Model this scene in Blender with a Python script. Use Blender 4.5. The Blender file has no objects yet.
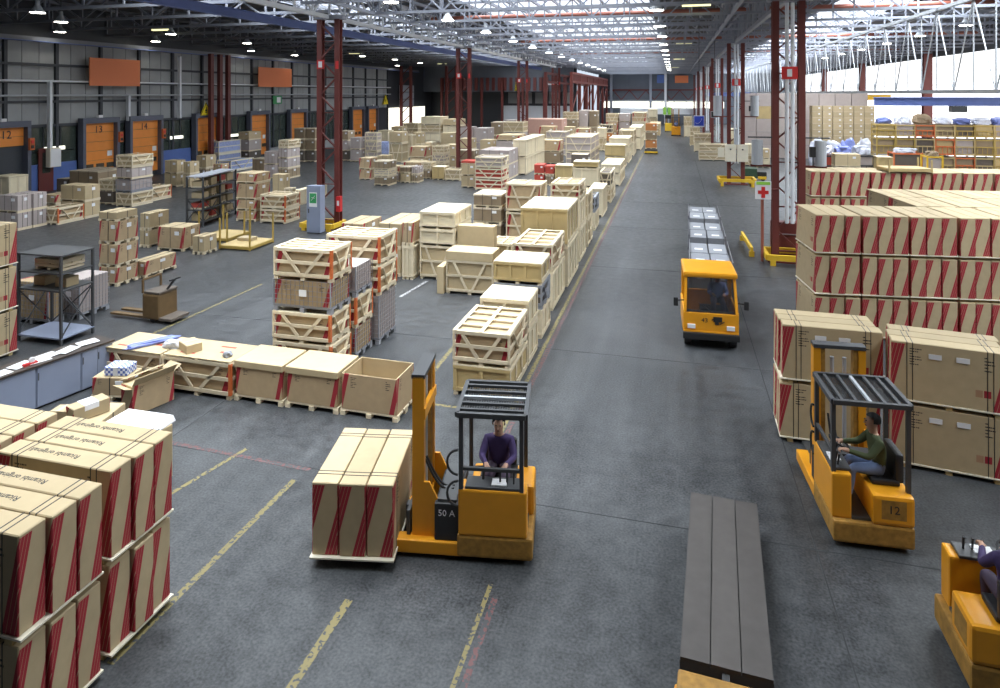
import bpy, bmesh, math, random
from mathutils import Vector, Matrix, Euler
random.seed(7)
R = math.radians
sc = bpy.context.scene
C = sc.collection
# ------------------------------------------------------------------ camera
F, VX, VY, HC = 660.0, 674.0, 93.0, 6.8          # focal length in pixels, vanishing point of the aisle, eye height
TH = math.atan((VX - 500) / F); CO, SI = math.cos(TH), math.sin(TH)
cam = bpy.data.objects.new('camera', bpy.data.cameras.new('camera')); C.objects.link(cam)
cam.location = (0, 0, HC); cam.rotation_euler = (R(90), 0, TH)
cam.data.sensor_width = 36; cam.data.lens = F / 1000 * 36
cam.data.shift_y = -(344 - VY) / 1000; cam.data.clip_end = 500
sc.camera = cam
# ------------------------------------------------------------------ world, exposure
w = bpy.data.worlds.new('world'); sc.world = w; w.use_nodes = True
w.node_tree.nodes['Background'].inputs[0].default_value = (.75, .85, 1, 1)
w.node_tree.nodes['Background'].inputs[1].default_value = 1.0
vs = sc.view_settings; vs.view_transform = 'Standard'; vs.look = 'None'; vs.gamma = 1; vs.use_curve_mapping = False
vs.exposure = -0.06
SKY_MAIN, SKY_RIGHT, SKY_LEFT, WALL_GLOW = 1.1, 1.2, 1.1, 1.5   # look of the daylit glazing
def daylight(name, x0, x1, y0, y1, z, radiance, spread):          # daylight falling through a strip of roof glazing
    l = bpy.data.lights.new(name, 'AREA'); l.shape = 'RECTANGLE'; l.size = x1 - x0; l.size_y = y1 - y0
    l.energy = radiance * math.pi * (x1 - x0) * (y1 - y0); l.spread = R(spread); l.color = (.88, .95, 1)
    o = bpy.data.objects.new(name, l); C.objects.link(o); o.location = ((x0 + x1) / 2, (y0 + y1) / 2, z); return o
daylight('daylight_main_glazing', -13.9, -1.7, 6, 147, 12.98, 4.4, 95)
daylight('daylight_right_glazing', 10.6, 15.4, 3, 147, 12.98, 13.0, 152)
daylight('daylight_left_glazing', -25.4, -20.6, 6, 103, 12.98, 9.0, 165)
LAMP, TUBE = 22.0, 1.5

# ------------------------------------------------------------------ pixel -> place on the floor
def gp(px, py, z=0.0):
    d = F * (HC - z) / (py - VY); xc = (px - 500) / F * d
    return Vector((xc * CO - d * SI, xc * SI + d * CO, z))
def dist(p): return -p.x * SI + p.y * CO
def xat(px, Y):
    t = (px - 500) / F; d = Y / (t * SI + CO); return d * (t * CO - SI)
def yat(px, X):
    t = (px - 500) / F; d = X / (t * CO - SI); return d * (t * SI + CO)

ORD = 'first second third fourth fifth sixth seventh eighth ninth tenth eleventh twelfth thirteenth fourteenth fifteenth sixteenth seventeenth eighteenth nineteenth twentieth'.split()
ORD += ['twenty-' + o for o in ORD[:9]] + ['thirtieth'] + ['thirty-' + o for o in ORD[:9]]
def nth(i): return ORD[i]
# ------------------------------------------------------------------ materials
def mat(name, col, rough=.7, var=.12, scale=3.0, rnd=.12, metal=0.0, emit=None, bump=0.0, spec=.5):
    m = bpy.data.materials.new(name); m.use_nodes = True
    nt = m.node_tree; b = nt.nodes['Principled BSDF']
    b.inputs['Roughness'].default_value = rough; b.inputs['Metallic'].default_value = metal
    b.inputs['Specular IOR Level'].default_value = spec
    if emit:
        b.inputs['Base Color'].default_value = (*col, 1)
        b.inputs['Emission Color'].default_value = (*col, 1); b.inputs['Emission Strength'].default_value = emit
        return m
    g = nt.nodes.new('ShaderNodeNewGeometry'); n = nt.nodes.new('ShaderNodeTexNoise')
    n.inputs['Scale'].default_value = scale; n.inputs['Detail'].default_value = 4
    nt.links.new(g.outputs['Position'], n.inputs['Vector'])
    oi = nt.nodes.new('ShaderNodeObjectInfo')
    a = nt.nodes.new('ShaderNodeMath'); a.operation = 'MULTIPLY_ADD'; a.inputs[1].default_value = var * 2.5; a.inputs[2].default_value = 1 - var * 1.25
    nt.links.new(n.outputs['Fac'], a.inputs[0])
    r = nt.nodes.new('ShaderNodeMath'); r.operation = 'MULTIPLY_ADD'; r.inputs[1].default_value = rnd * 2; r.inputs[2].default_value = 1 - rnd
    nt.links.new(oi.outputs['Random'], r.inputs[0])
    p = nt.nodes.new('ShaderNodeMath'); p.operation = 'MULTIPLY'
    nt.links.new(a.outputs[0], p.inputs[0]); nt.links.new(r.outputs[0], p.inputs[1])
    mx = nt.nodes.new('ShaderNodeVectorMath'); mx.operation = 'SCALE'; mx.inputs[0].default_value = col
    nt.links.new(p.outputs[0], mx.inputs['Scale'])
    nt.links.new(mx.outputs[0], b.inputs['Base Color'])
    if bump:
        bp = nt.nodes.new('ShaderNodeBump'); bp.inputs['Strength'].default_value = bump; bp.inputs['Distance'].default_value = .02
        nt.links.new(n.outputs['Fac'], bp.inputs['Height']); nt.links.new(bp.outputs[0], b.inputs['Normal'])
    return m

class NG:                                             # tiny node-maths helper for printed patterns
    def __init__(s, m): s.nt = m.node_tree
    def op(s, o, a, b=None, c=None):
        n = s.nt.nodes.new('ShaderNodeMath'); n.operation = o
        for i, v in enumerate((a, b, c)):
            if v is None: continue
            if isinstance(v, (int, float)): n.inputs[i].default_value = v
            else: s.nt.links.new(v, n.inputs[i])
        return n.outputs[0]
    def mix(s, f, a, b):
        n = s.nt.nodes.new('ShaderNodeMix'); n.data_type = 'RGBA'
        s.nt.links.new(f, n.inputs[0])
        for i, v in ((6, a), (7, b)):
            if isinstance(v, tuple): n.inputs[i].default_value = (*v, 1)
            else: s.nt.links.new(v, n.inputs[i])
        return n.outputs[2]

KRAFT = (.49, .385, .232); RED = (.36, .022, .035); INK = (.03, .025, .025)
def printed(name, base, kind):
    m = mat(name, base, .75, .10, 6, .07)
    nt = m.node_tree; b = nt.nodes['Principled BSDF']; src = b.inputs['Base Color'].links[0].from_socket
    g = NG(m); uv = nt.nodes.new('ShaderNodeUVMap'); sp = nt.nodes.new('ShaderNodeSeparateXYZ'); nt.links.new(uv.outputs[0], sp.inputs[0])
    u, v = sp.outputs[0], sp.outputs[1]
    iu, iv = g.op('SUBTRACT', 1, u), g.op('SUBTRACT', 1, v)
    inside = g.op('LESS_THAN', v, .965)
    def band(uu, vv, k, v0, width, gap):               # slanted band leaving the face through its side edge
        q = g.op('SUBTRACT', g.op('MULTIPLY', g.op('SUBTRACT', vv, v0), k), uu)     # 0 at slant edge, grows inside
        red = g.op('MULTIPLY', g.op('GREATER_THAN', q, 0), g.op('LESS_THAN', q, width))
        ph = g.op('FRACT', g.op('DIVIDE', q, gap))
        line = g.op('GREATER_THAN', ph, .90)
        return g.op('MULTIPLY', red, g.op('SUBTRACT', 1, g.op('MULTIPLY', line, .75)))
    if kind == 'end':
        f = g.op('MAXIMUM', band(u, v, .74, .30, .62, .13), band(iu, iv, .74, .30, .62, .13))
        f = g.op('MULTIPLY', f, inside)
        col = g.mix(f, src, RED)
    elif kind in ('side', 'slash'):
        k = (.135, .05, .13, .0325) if kind == 'side' else (.13, -.05, .085, .5)
        f = g.op('MAXIMUM', band(u, v, *k), band(iu, iv, *k))
        if kind == 'side': f = g.op('MULTIPLY', f, inside)
        col = g.mix(f, src, RED)
        # blocks of small print beside the bands
        def block(u0, u1, v0, v1, rows, freq):
            inb = g.op('MULTIPLY', g.op('MULTIPLY', g.op('GREATER_THAN', u, u0), g.op('LESS_THAN', u, u1)), g.op('MULTIPLY', g.op('GREATER_THAN', v, v0), g.op('LESS_THAN', v, v1)))
            row = g.op('MULTIPLY', g.op('SUBTRACT', v, v0), rows / (v1 - v0))
            ln = g.op('LESS_THAN', g.op('FRACT', row), .42)
            wn = nt.nodes.new('ShaderNodeTexWhiteNoise'); wn.noise_dimensions = '1D'; nt.links.new(g.op('FLOOR', row), wn.inputs['W'])
            lim = g.op('MULTIPLY_ADD', wn.outputs[0], (u1 - u0) * .75, u0 + (u1 - u0) * .25)
            ln = g.op('MULTIPLY', ln, g.op('LESS_THAN', u, lim))
            w2 = nt.nodes.new('ShaderNodeTexNoise'); w2.noise_dimensions = '1D'; w2.inputs['Scale'].default_value = freq; nt.links.new(u, w2.inputs['W'])
            return g.op('MULTIPLY', g.op('MULTIPLY', inb, ln), g.op('GREATER_THAN', w2.outputs[0], .42))
        col = g.mix(block(.16, .28, .62, .93, 7, 160), col, INK)
        col = g.mix(block(.80, .90, .66, .93, 5, 160), col, INK)
        if kind == 'side':
            for (a0, a1, b0, b1, cc) in ((.80, .86, .22, .34, RED), (.73, .79, .22, .34, (.42, .24, .14))):
                ib = g.op('MULTIPLY', g.op('MULTIPLY', g.op('GREATER_THAN', u, a0), g.op('LESS_THAN', u, a1)), g.op('MULTIPLY', g.op('GREATER_THAN', v, b0), g.op('LESS_THAN', v, b1)))
                col = g.mix(ib, col, cc)
    nt.links.new(col, b.inputs['Base Color'])
    return m

M = {}
M['kraft'] = mat('kraft_board', KRAFT, .75, .08, 5, .10)
M['kraft_top'] = mat('kraft_top_lit', (.62, .52, .36), .75, .06, 5, .06)  # same kraft board with overhead light put into the colour; not assigned anywhere
M['stripe_end'] = printed('striped_carton_end', KRAFT, 'end')
M['stripe_side'] = printed('striped_carton_side', KRAFT, 'side')
M['slash'] = printed('slashed_carton_side', (.47, .345, .205), 'slash')
M['brown'] = mat('brown_board', (.27, .20, .125), .75, .10, 4, .18)
M['brownlid'] = mat('brown_lid', (.50, .42, .31), .75, .08, 4, .1)
M['mauve'] = mat('mauve_board', (.42, .36, .34), .75, .08, 3, .10)
M['pink'] = mat('pink_board', (.50, .30, .24), .75, .08, 3, .10)
M['dark'] = mat('dark_board', (.13, .105, .085), .75, .10, 3, .15)
M['redbox'] = mat('red_board', (.42, .055, .035), .6, .08, 3, .15)
M['bluebox'] = mat('blue_parcel', (.30, .36, .60), .5, .35, 9, .15)
M['orangebox'] = mat('orange_brown_board', (.50, .20, .06), .6, .1, 3, .15)
M['pine'] = mat('pine_plank', (.70, .60, .43), .7, .10, 9, .13, bump=.2)
M['ply'] = mat('pale_plywood', (.73, .635, .45), .65, .13, 2.2, .10)
M['gold'] = mat('golden_plywood', (.50, .375, .175), .65, .16, 2.0, .08)
M['cream'] = mat('cream_slip_sheet', (.80, .74, .60), .7, .05, 4, .08)
M['greywood'] = mat('grey_weathered_plank', (.27, .28, .31), .7, .12, 6, .12)
M['orangepost'] = mat('orange_corner_strip', (.62, .15, .04), .55, .08, 3, .08)
M['strap'] = mat('black_strap', (.02, .02, .022), .4, .02)
M['wire'] = mat('galvanised_wire', (.33, .33, .36), .4, .05, metal=.6)
M['paper'] = mat('white_paper', (.82, .82, .84), .6, .03, 5, .05)
M['film'] = mat('plastic_film', (.66, .68, .78), .25, .25, 5, .15)
M['bluefilm'] = mat('blue_plastic_film', (.20, .25, .58), .3, .35, 5, .2)
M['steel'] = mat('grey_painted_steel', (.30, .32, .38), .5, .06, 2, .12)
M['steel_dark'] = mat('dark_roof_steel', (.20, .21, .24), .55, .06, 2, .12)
M['white_steel'] = mat('white_painted_steel', (.74, .76, .80), .45, .05, 2, .05)
M['blue_steel'] = mat('blue_painted_steel', (.13, .18, .42), .5, .10, 2, .05)
M['red_steel'] = mat('oxide_red_steel', (.145, .032, .027), .5, .10, 3, .05)
M['red_pipe'] = mat('red_pipe_paint', (.34, .11, .075), .45, .06)
M['yellow'] = mat('safety_yellow_paint', (.75, .47, .03), .5, .12, 4, .06)
M['orange'] = mat('truck_orange_paint', (.78, .33, .014), .38, .10, 3, .02)
M['orange_worn'] = mat('worn_orange_paint', (.36, .19, .035), .55, .5, 11, .02)
M['post_yellow'] = mat('dull_yellow_post', (.42, .29, .07), .55, .15, 4, .05)
M['wagon'] = mat('dark_wagon_board', (.075, .066, .062), .6, .2, 5, .1)
M['ochre'] = mat('dull_ochre_paint', (.14, .085, .035), .55, .25, 5, .02)
M['black'] = mat('black_rubber', (.022, .022, .024), .5, .05)
M['charcoal'] = mat('charcoal_metal', (.06, .062, .066), .45, .08)
M['grey'] = mat('mid_grey_paint', (.42, .44, .47), .5, .05, 3, .05)
M['cabinet'] = mat('blue_grey_cabinet', (.27, .31, .42), .45, .05, 3, .04)
M['desk'] = mat('dark_brown_worktop', (.05, .038, .032), .4, .15, 6)
M['door'] = mat('orange_dock_door', (.86, .29, .05), .45, .08, 2, .04)
M['orangesign'] = mat('orange_board', (.80, .23, .09), .6, .05, 20, .03)
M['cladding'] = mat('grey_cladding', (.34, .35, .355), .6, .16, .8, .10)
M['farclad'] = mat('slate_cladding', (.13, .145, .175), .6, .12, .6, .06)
M['jamb'] = mat('slate_jamb', (.11, .12, .16), .5, .06)
M['frame'] = mat('dark_frame', (.045, .05, .06), .5, .06)
M['deck'] = mat('roof_deck', (.085, .085, .09), .7, .1, 1, 0)
M['roofwhite'] = mat('pale_roof_sheet', (.45, .47, .52), .6, .08, 1, .08)
M['bluepanel'] = mat('blue_panel', (.10, .17, .45), .5, .06)
M['red'] = mat('signal_red', (.62, .03, .03), .45, .03)
M['green'] = mat('signal_green', (.05, .34, .12), .45, .03)
M['lime'] = mat('lime_green', (.30, .62, .08), .45, .03)
M['signblue'] = mat('sign_blue', (.03, .06, .42), .45, .03)
M['signyellow'] = mat('sign_yellow', (.85, .66, .02), .45, .03)
M['skin'] = mat('skin', (.50, .29, .20), .5, .03)
M['hair'] = mat('dark_hair', (.012, .010, .010), .6, .1, 30)
M['jeans'] = mat('blue_jeans', (.16, .22, .38), .8, .12, 20)
M['jacket_green'] = mat('green_jacket', (.075, .095, .04), .8, .15, 15)
M['jacket_purple'] = mat('purple_jacket', (.05, .03, .11), .8, .15, 15)
M['shirt_blue'] = mat('blue_checked_shirt', (.20, .25, .50), .8, .3, 25)
M['trouser'] = mat('dark_trousers', (.06, .04, .07), .8, .1, 15)
M['olive'] = mat('dark_green_machine', (.03, .07, .04), .5, .1)
M['sky_main'] = mat('daylight_glazing_main', (.88, .94, 1), emit=SKY_MAIN)
M['sky_right'] = mat('daylight_glazing_right', (.92, .96, 1), emit=SKY_RIGHT)
M['sky_left'] = mat('daylight_glazing_left', (.85, .92, 1), emit=SKY_LEFT)
M['glow_wall'] = mat('daylit_wall_sheet', (1, 1, 1), emit=WALL_GLOW)
M['glow_strip'] = mat('daylit_window_strip', (1, .97, .82), emit=1.6)
M['lamp'] = mat('lamp_glow', (1, .97, .86), emit=LAMP)
M['tube'] = mat('fluorescent_glow', (1, .95, .50), emit=TUBE)
def glass(name, col, alpha):
    m = bpy.data.materials.new(name); m.use_nodes = True; b = m.node_tree.nodes['Principled BSDF']
    b.inputs['Base Color'].default_value = (*col, 1); b.inputs['Roughness'].default_value = .08; b.inputs['Alpha'].default_value = alpha
    return m
M['glass'] = glass('dark_cab_glass', (.03, .035, .04), .55)
M['window'] = glass('dim_window_glass', (.06, .08, .07), .85)

def floor_material():
    m = bpy.data.materials.new('concrete_floor'); m.use_nodes = True; nt = m.node_tree; b = nt.nodes['Principled BSDF']
    g = NG(m); geo = nt.nodes.new('ShaderNodeNewGeometry')
    def noise(s, det=6, stretch=None):
        n = nt.nodes.new('ShaderNodeTexNoise'); n.inputs['Scale'].default_value = s; n.inputs['Detail'].default_value = det
        if stretch:
            mp = nt.nodes.new('ShaderNodeMapping'); mp.inputs['Scale'].default_value = stretch
            nt.links.new(geo.outputs['Position'], mp.inputs[0]); nt.links.new(mp.outputs[0], n.inputs['Vector'])
        else: nt.links.new(geo.outputs['Position'], n.inputs['Vector'])
        return n.outputs['Fac']
    big, mid, fine, track = noise(.35), noise(4.0, 10), noise(26, 9), noise(1.0, 5, (2.2, .12, 1))
    t = g.op('ADD', g.op('MULTIPLY', big, .7), g.op('ADD', g.op('MULTIPLY', mid, .7), g.op('ADD', g.op('MULTIPLY', fine, 1.2), g.op('MULTIPLY', track, .5))))
    t = g.op('MULTIPLY_ADD', t, 1.15, -1.28)
    cr = nt.nodes.new('ShaderNodeValToRGB'); nt.links.new(t, cr.inputs[0])
    cr.color_ramp.elements[0].position = .12; cr.color_ramp.elements[0].color = (.022, .024, .027, 1)
    cr.color_ramp.elements[1].position = .95; cr.color_ramp.elements[1].color = (.098, .102, .108, 1)
    nt.links.new(cr.outputs[0], b.inputs['Base Color'])
    nt.links.new(g.op('MULTIPLY_ADD', mid, .4, .2), b.inputs['Roughness'])
    b.inputs['Specular IOR Level'].default_value = .32
    return m
M['floor'] = floor_material()
def worn(name, col, lim):
    m = mat(name, col, .6, .1); nt = m.node_tree; b = nt.nodes['Principled BSDF']; g = NG(m)
    n = nt.nodes.new('ShaderNodeTexNoise'); n.inputs['Scale'].default_value = 16; n.inputs['Detail'].default_value = 10
    geo = nt.nodes.new('ShaderNodeNewGeometry'); nt.links.new(geo.outputs['Position'], n.inputs['Vector'])
    src = b.inputs['Base Color'].links[0].from_socket
    nt.links.new(g.mix(g.op('GREATER_THAN', n.outputs['Fac'], lim), (.055, .058, .062), src), b.inputs['Base Color'])
    return m
M['line_yellow'] = worn('worn_yellow_line', (.19, .155, .06), .45)
M['line_red'] = worn('worn_red_line', (.13, .055, .055), .50)
M['line_white'] = worn('worn_white_line', (.42, .42, .44), .48)
M['joint'] = mat('floor_joint_dark', (.035, .037, .04), .8, .05)  # dark colour of the joint strips in the floor

# ------------------------------------------------------------------ shapes and objects
_cube = {}
def cube_mesh(mk):
    if mk not in _cube:
        me = bpy.data.meshes.new('block_' + mk)
        v = [(x, y, z) for x in (-.5, .5) for y in (-.5, .5) for z in (-.5, .5)]
        f = [(0, 1, 3, 2), (4, 6, 7, 5), (0, 4, 5, 1), (2, 3, 7, 6), (0, 2, 6, 4), (1, 5, 7, 3)]
        me.from_pydata(v, [], f); me.materials.append(M[mk]); _cube[mk] = me
    return _cube[mk]
def link(o, parent=None):
    C.objects.link(o); o.parent = parent; return o
def tag(o, label, cat, group=None, kind=None):
    o['label'] = label; o['category'] = cat
    if group: o['group'] = group
    if kind: o['kind'] = kind
    return o
def thing(name, label, cat, loc=(0, 0, 0), rz=0.0, group=None):
    o = bpy.data.objects.new(name, None); o.empty_display_size = .2; link(o)
    o.location = loc; o.rotation_euler = (0, 0, rz)
    return tag(o, label, cat, group)
def box(name, mk, parent, c, s, rot=None):
    o = link(bpy.data.objects.new(name, cube_mesh(mk)), parent); o.location = c; o.scale = s
    if rot: o.rotation_euler = rot
    return o
def rng(name, mk, parent, x0, x1, y0, y1, z0, z1):
    return box(name, mk, parent, ((x0 + x1) / 2, (y0 + y1) / 2, (z0 + z1) / 2), (abs(x1 - x0), abs(y1 - y0), abs(z1 - z0)))
def bar(name, mk, parent, p, q, a, b=None, up='X'):
    p, q = Vector(p), Vector(q); d = q - p
    o = link(bpy.data.objects.new(name, cube_mesh(mk)), parent)
    o.location = (p + q) / 2; o.rotation_euler = d.to_track_quat('Z', 'Y').to_euler(); o.scale = (a, b or a, d.length)
    return o
class MB:                                              # collects shapes into ONE mesh (one part)
    def __init__(s): s.v = []; s.f = []; s.m = []
    def add(s, vs, fs, mi=0):
        n = len(s.v); s.v += [tuple(x) for x in vs]; s.f += [tuple(i + n for i in f) for f in fs]; s.m += [mi] * len(fs)
    def box(s, x0, x1, y0, y1, z0, z1, mi=0, mtx=None):
        v = [Vector((x, y, z)) for x in (x0, x1) for y in (y0, y1) for z in (z0, z1)]
        if mtx: v = [mtx @ p for p in v]
        s.add(v, [(0, 1, 3, 2), (4, 6, 7, 5), (0, 4, 5, 1), (2, 3, 7, 6), (0, 2, 6, 4), (1, 5, 7, 3)], mi); return s
    def bar(s, p, q, a, b=None, mi=0):
        p, q = Vector(p), Vector(q); d = q - p
        mt = Matrix.Translation((p + q) / 2) @ d.to_track_quat('Z', 'Y').to_matrix().to_4x4(); b = b or a
        return s.box(-a / 2, a / 2, -b / 2, b / 2, -d.length / 2, d.length / 2, mi, mt)
    def cyl(s, p, q, r0, r1=None, n=12, mi=0, cap=True):
        p, q = Vector(p), Vector(q); r1 = r0 if r1 is None else r1
        rot = (q - p).to_track_quat('Z', 'Y').to_matrix(); v = []
        for i in range(n):
            a = 2 * math.pi * i / n; e = Vector((math.cos(a), math.sin(a), 0)); v += [p + rot @ (e * r0), q + rot @ (e * r1)]
        f = [(2 * i, 2 * ((i + 1) % n), 2 * ((i + 1) % n) + 1, 2 * i + 1) for i in range(n)]
        if cap: f += [tuple(2 * i for i in reversed(range(n))), tuple(2 * i + 1 for i in range(n))]
        s.add(v, f, mi); return s
    def prism(s, pts, x0, x1, mi=0):                   # outline in (y, z), extruded along x
        n = len(pts); v = [(x0, y, z) for y, z in pts] + [(x1, y, z) for y, z in pts]
        f = [tuple(range(n)), tuple(reversed(range(n, 2 * n)))] + [(i, i + n, (i + 1) % n + n, (i + 1) % n) for i in range(n)]
        s.add(v, f, mi); return s
    def mesh(s, name, mks, bevel=0.0, smooth=False):
        me = bpy.data.meshes.new(name); me.from_pydata(s.v, [], s.f)
        for k in ([mks] if isinstance(mks, str) else mks): me.materials.append(M[k])
        me.polygons.foreach_set('material_index', s.m); me.update()
        bm = bmesh.new(); bm.from_mesh(me); bmesh.ops.recalc_face_normals(bm, faces=bm.faces)
        if bevel: bmesh.ops.bevel(bm, geom=list(bm.edges), offset=bevel, segments=2, affect='EDGES', profile=.6, clamp_overlap=True)
        bm.to_mesh(me); bm.free()
        if smooth: me.shade_smooth()
        return me
    def build(s, name, mks, parent=None, loc=(0, 0, 0), bevel=0.0, smooth=False):
        o = link(bpy.data.objects.new(name, s.mesh(name, mks, bevel, smooth)), parent); o.location = loc; return o
def struct(o): o['kind'] = 'structure'; return o
_txt = {}
def text_mesh(s, size, mk, depth=.002):
    k = (s, size, mk)
    if k not in _txt:
        cu = bpy.data.curves.new('lettering', 'FONT'); cu.body = s; cu.size = size; cu.align_x = 'CENTER'; cu.align_y = 'CENTER'; cu.extrude = depth
        cu.resolution_u = 2
        o = bpy.data.objects.new('tmp', cu); C.objects.link(o)
        dg = bpy.context.evaluated_depsgraph_get(); me = bpy.data.meshes.new_from_object(o.evaluated_get(dg))
        C.objects.unlink(o); bpy.data.objects.remove(o); me.materials.clear(); me.materials.append(M[mk]); _txt[k] = me
    return _txt[k]
def lettering(s, size, mk, parent, loc, rot):
    o = link(bpy.data.objects.new('lettering', text_mesh(s, size, mk)), parent); o.location = loc; o.rotation_euler = rot; return o

_carton = {}
def carton_mesh(W, D, H, side, front, top):            # bevelled box with a print area per face
    k = (round(W, 2), round(D, 2), round(H, 2), side, front, top)
    if k in _carton: return _carton[k]
    me = bpy.data.meshes.new('carton'); bm = bmesh.new(); bmesh.ops.create_cube(bm, size=1.0)
    bmesh.ops.scale(bm, vec=(W, D, H), verts=bm.verts); bmesh.ops.translate(bm, vec=(0, 0, H / 2), verts=bm.verts)
    bmesh.ops.bevel(bm, geom=list(bm.edges), offset=min(.012, W * .03), segments=1, affect='EDGES')
    uv = bm.loops.layers.uv.new('UVMap')
    for f in bm.faces:
        n = f.normal
        ax = max(range(3), key=lambda i: abs(n[i]))
        f.material_index = {0: 1, 1: 0, 2: 2}[ax]
        for l in f.loops:
            x, y, z = l.vert.co
            a = (x / W + .5) if ax == 1 else (y / D + .5)
            if (ax == 1 and n.y > 0) or (ax == 0 and n.x < 0): a = 1 - a
            if ax == 2: l[uv].uv = (x / W + .5, y / D + .5)
            else: l[uv].uv = (a, z / H)
    bm.to_mesh(me); bm.free()
    for mk in (front, side, top): me.materials.append(M[mk])
    _carton[k] = me; return me
def carton(name, parent, loc, W, D, H, front='kraft', side=None, top=None, rz=0):
    o = link(bpy.data.objects.new(name, carton_mesh(W, D, H, side or front, front, top or front)), parent); o.location = loc; o.rotation_euler = (0, 0, rz); return o
# ================================================================== the setting
XL, XR, Y0, Y1 = -42.0, 26.0, -12.0, 150.0             # side walls and ends of the hall
CL, CR = -16.8, 4.45                                    # the two column lines
fl = struct(MB().box(XL - 4, XR + 3, Y0, Y1, -.2, 0).build('floor', 'floor'))
def mark(name, mk, p, q, wd, h=.003):
    p, q = Vector(p), Vector(q); d = q - p
    o = box(name, mk, fl, ((p.x + q.x) / 2, (p.y + q.y) / 2, h / 2), (d.length, wd, h)); o.rotation_euler = (0, 0, math.atan2(d.y, d.x)); return o
mark('yellow_line', 'line_yellow', (-3.36, 12.5), (-3.36, 95), .10)
mark('yellow_line', 'line_yellow', (-2.45, 5.0), (-2.45, 8.8), .06); mark('red_line', 'line_red', (-2.33, 5.0), (-2.33, 8.6), .08)
mark('red_line', 'line_red', (-3.22, 12.5), (-3.22, 60), .10)
a, b = gp(294, 480), gp(110, 664); mark('yellow_line', 'line_yellow', a, b, .10)
a, b = gp(349, 600), gp(288, 692); mark('yellow_line', 'line_yellow', a, b, .11)
a, b = gp(248, 448), gp(160, 500); mark('yellow_line', 'line_yellow', a, b, .08)
a, b = gp(150, 335), gp(262, 284); mark('yellow_line', 'line_yellow', a, b, .10)
a, b = gp(400, 297), gp(427, 281); mark('white_line', 'line_white', a, b, .10)
a, b = gp(428, 378), gp(456, 344); mark('yellow_line', 'line_yellow', a, b, .11)
a, b = gp(415, 402), gp(462, 408); mark('yellow_line', 'line_yellow', a, b, .08)
a, b = gp(168, 442), gp(310, 470); mark('red_line', 'line_red', a, b, .10)
for Y in (10.7, 17.3, 26.0, 34, 42): mark('floor_joint', 'joint', (-16, Y), (12, Y), .02)
for X in (2.05, -9.6): mark('floor_joint', 'joint', (X, 3), (X, 70), .02)

# ---- left wall: cladding panels between studs and girts, dock doors below
wl = struct(MB().box(XL - .5, XL - .3, Y0, Y1, 0, 13).build('wall_left', 'frame'))
ZG = [4.55, 6.2, 7.55, 8.75, 10.4]
Yst = [29.6 + 3.71 * i for i in range(18)]
for i, y in enumerate(Yst[:-1]):
    for a, b in zip(ZG[:-1], ZG[1:]):
        for k in range(3):
            s = 3.71 / 3
            rng('cladding_panel', 'cladding', wl, XL - .28, XL - .2, y + k * s + .02, y + (k + 1) * s - .02, a + .05, b - .05)
for y in Yst: rng('stud', 'frame', wl, XL - .25, XL, y - .11, y + .11, 0, 10.6)
for z in ZG: rng('girt', 'frame', wl, XL - .2, XL - .02, 28, Yst[-1], z - .09, z + .09)
struct(rng('wall_left_upper', 'frame', None, XL - .2, XL - .1, 28, 93, 10.4, 13))
for i, (z, mk) in enumerate(((7.62, 'white_steel'), (6.62, 'grey'))):
    tag(MB().cyl((XL + .25, 26, z), (XL + .25, 93, z), .07, n=8).build('wall_pipe', mk), ('white pipe running along the grey left wall above the dock doors', 'grey pipe running along the left wall just over the dock doors')[i], 'pipe')
for i, Y in enumerate((36.2, 43.0, 48.6)):
    tag(MB().box(XL + .12, XL + .38, Y - .1, Y + .1, (2.6, 4.6, 4.6)[i], (7.6, 6.6, 10)[i]).build('conduit_post', 'white_steel'), 'pale vertical conduit on left wall ' + ('between dock doors 12 and 13', 'above dock door 14', 'right of dock door 14 up to roof')[i], 'conduit')
doors = [(31.4, 34.4, '12', 'half raised'), (38.9, 41.7, '13', 'shut'), (43.2, 46.2, '14', 'shut'), (50.6, 53.5, '', 'shut'), (58.5, 61.4, '', 'shut'), (65.7, 68.8, '', 'shut'), (80.4, 83.7, '', 'shut'), (85.2, 88.1, '', 'shut')]
for i, (a, b, num, st) in enumerate(doors):
    e = bpy.data.objects.new('door_%d' % (i + 1), None); link(e); struct(e); e.location = (XL, (a + b) / 2, 0); hw = (b - a) / 2
    e['label'] = 'orange sectional dock door ' + ('numbered ' + num if num else ('under the yellow warning sign', 'right of the red wall stanchions', 'behind the nearest red column', 'second from the wall end', 'last before the wall end')[i - 3])
    rng('jamb', 'jamb', e, .02, .5, -hw - .25, -hw, 0, 4.75); rng('jamb', 'jamb', e, .02, .5, hw, hw + .25, 0, 4.75)
    rng('lintel', 'jamb', e, .02, .5, -hw - .25, hw + .25, 4.55, 4.95)
    rng('door_lamp', 'paper', e, .3, .52, -.3, .05, 4.95, 5.15)
    rng('recess', 'frame', e, -.1, .02, -hw, hw, 0, 4.55)
    z0 = 3.3 if st == 'half raised' else 0.35
    n = 2 if z0 > 1 else 6; hh = (4.55 - z0) / n
    for k in range(n): rng('door_panel', 'door', e, .06, .13, -hw, hw, z0 + k * hh + .012, z0 + (k + 1) * hh - .012)
    if z0 < 1:
        for k in range(3): rng('door_window', 'window', e, .125, .15, -hw + .25 + k * .95, -hw + .95 + k * .95, 1.15, 1.5)
        rng('notice', 'paper', e, .13, .145, hw - .6, hw - .15, 2.0, 2.4)
    if num: lettering(num, .75, 'black', e, (.16, 0 if z0 < 1 else .3, 4.05), (R(90), 0, R(90)))
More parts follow.
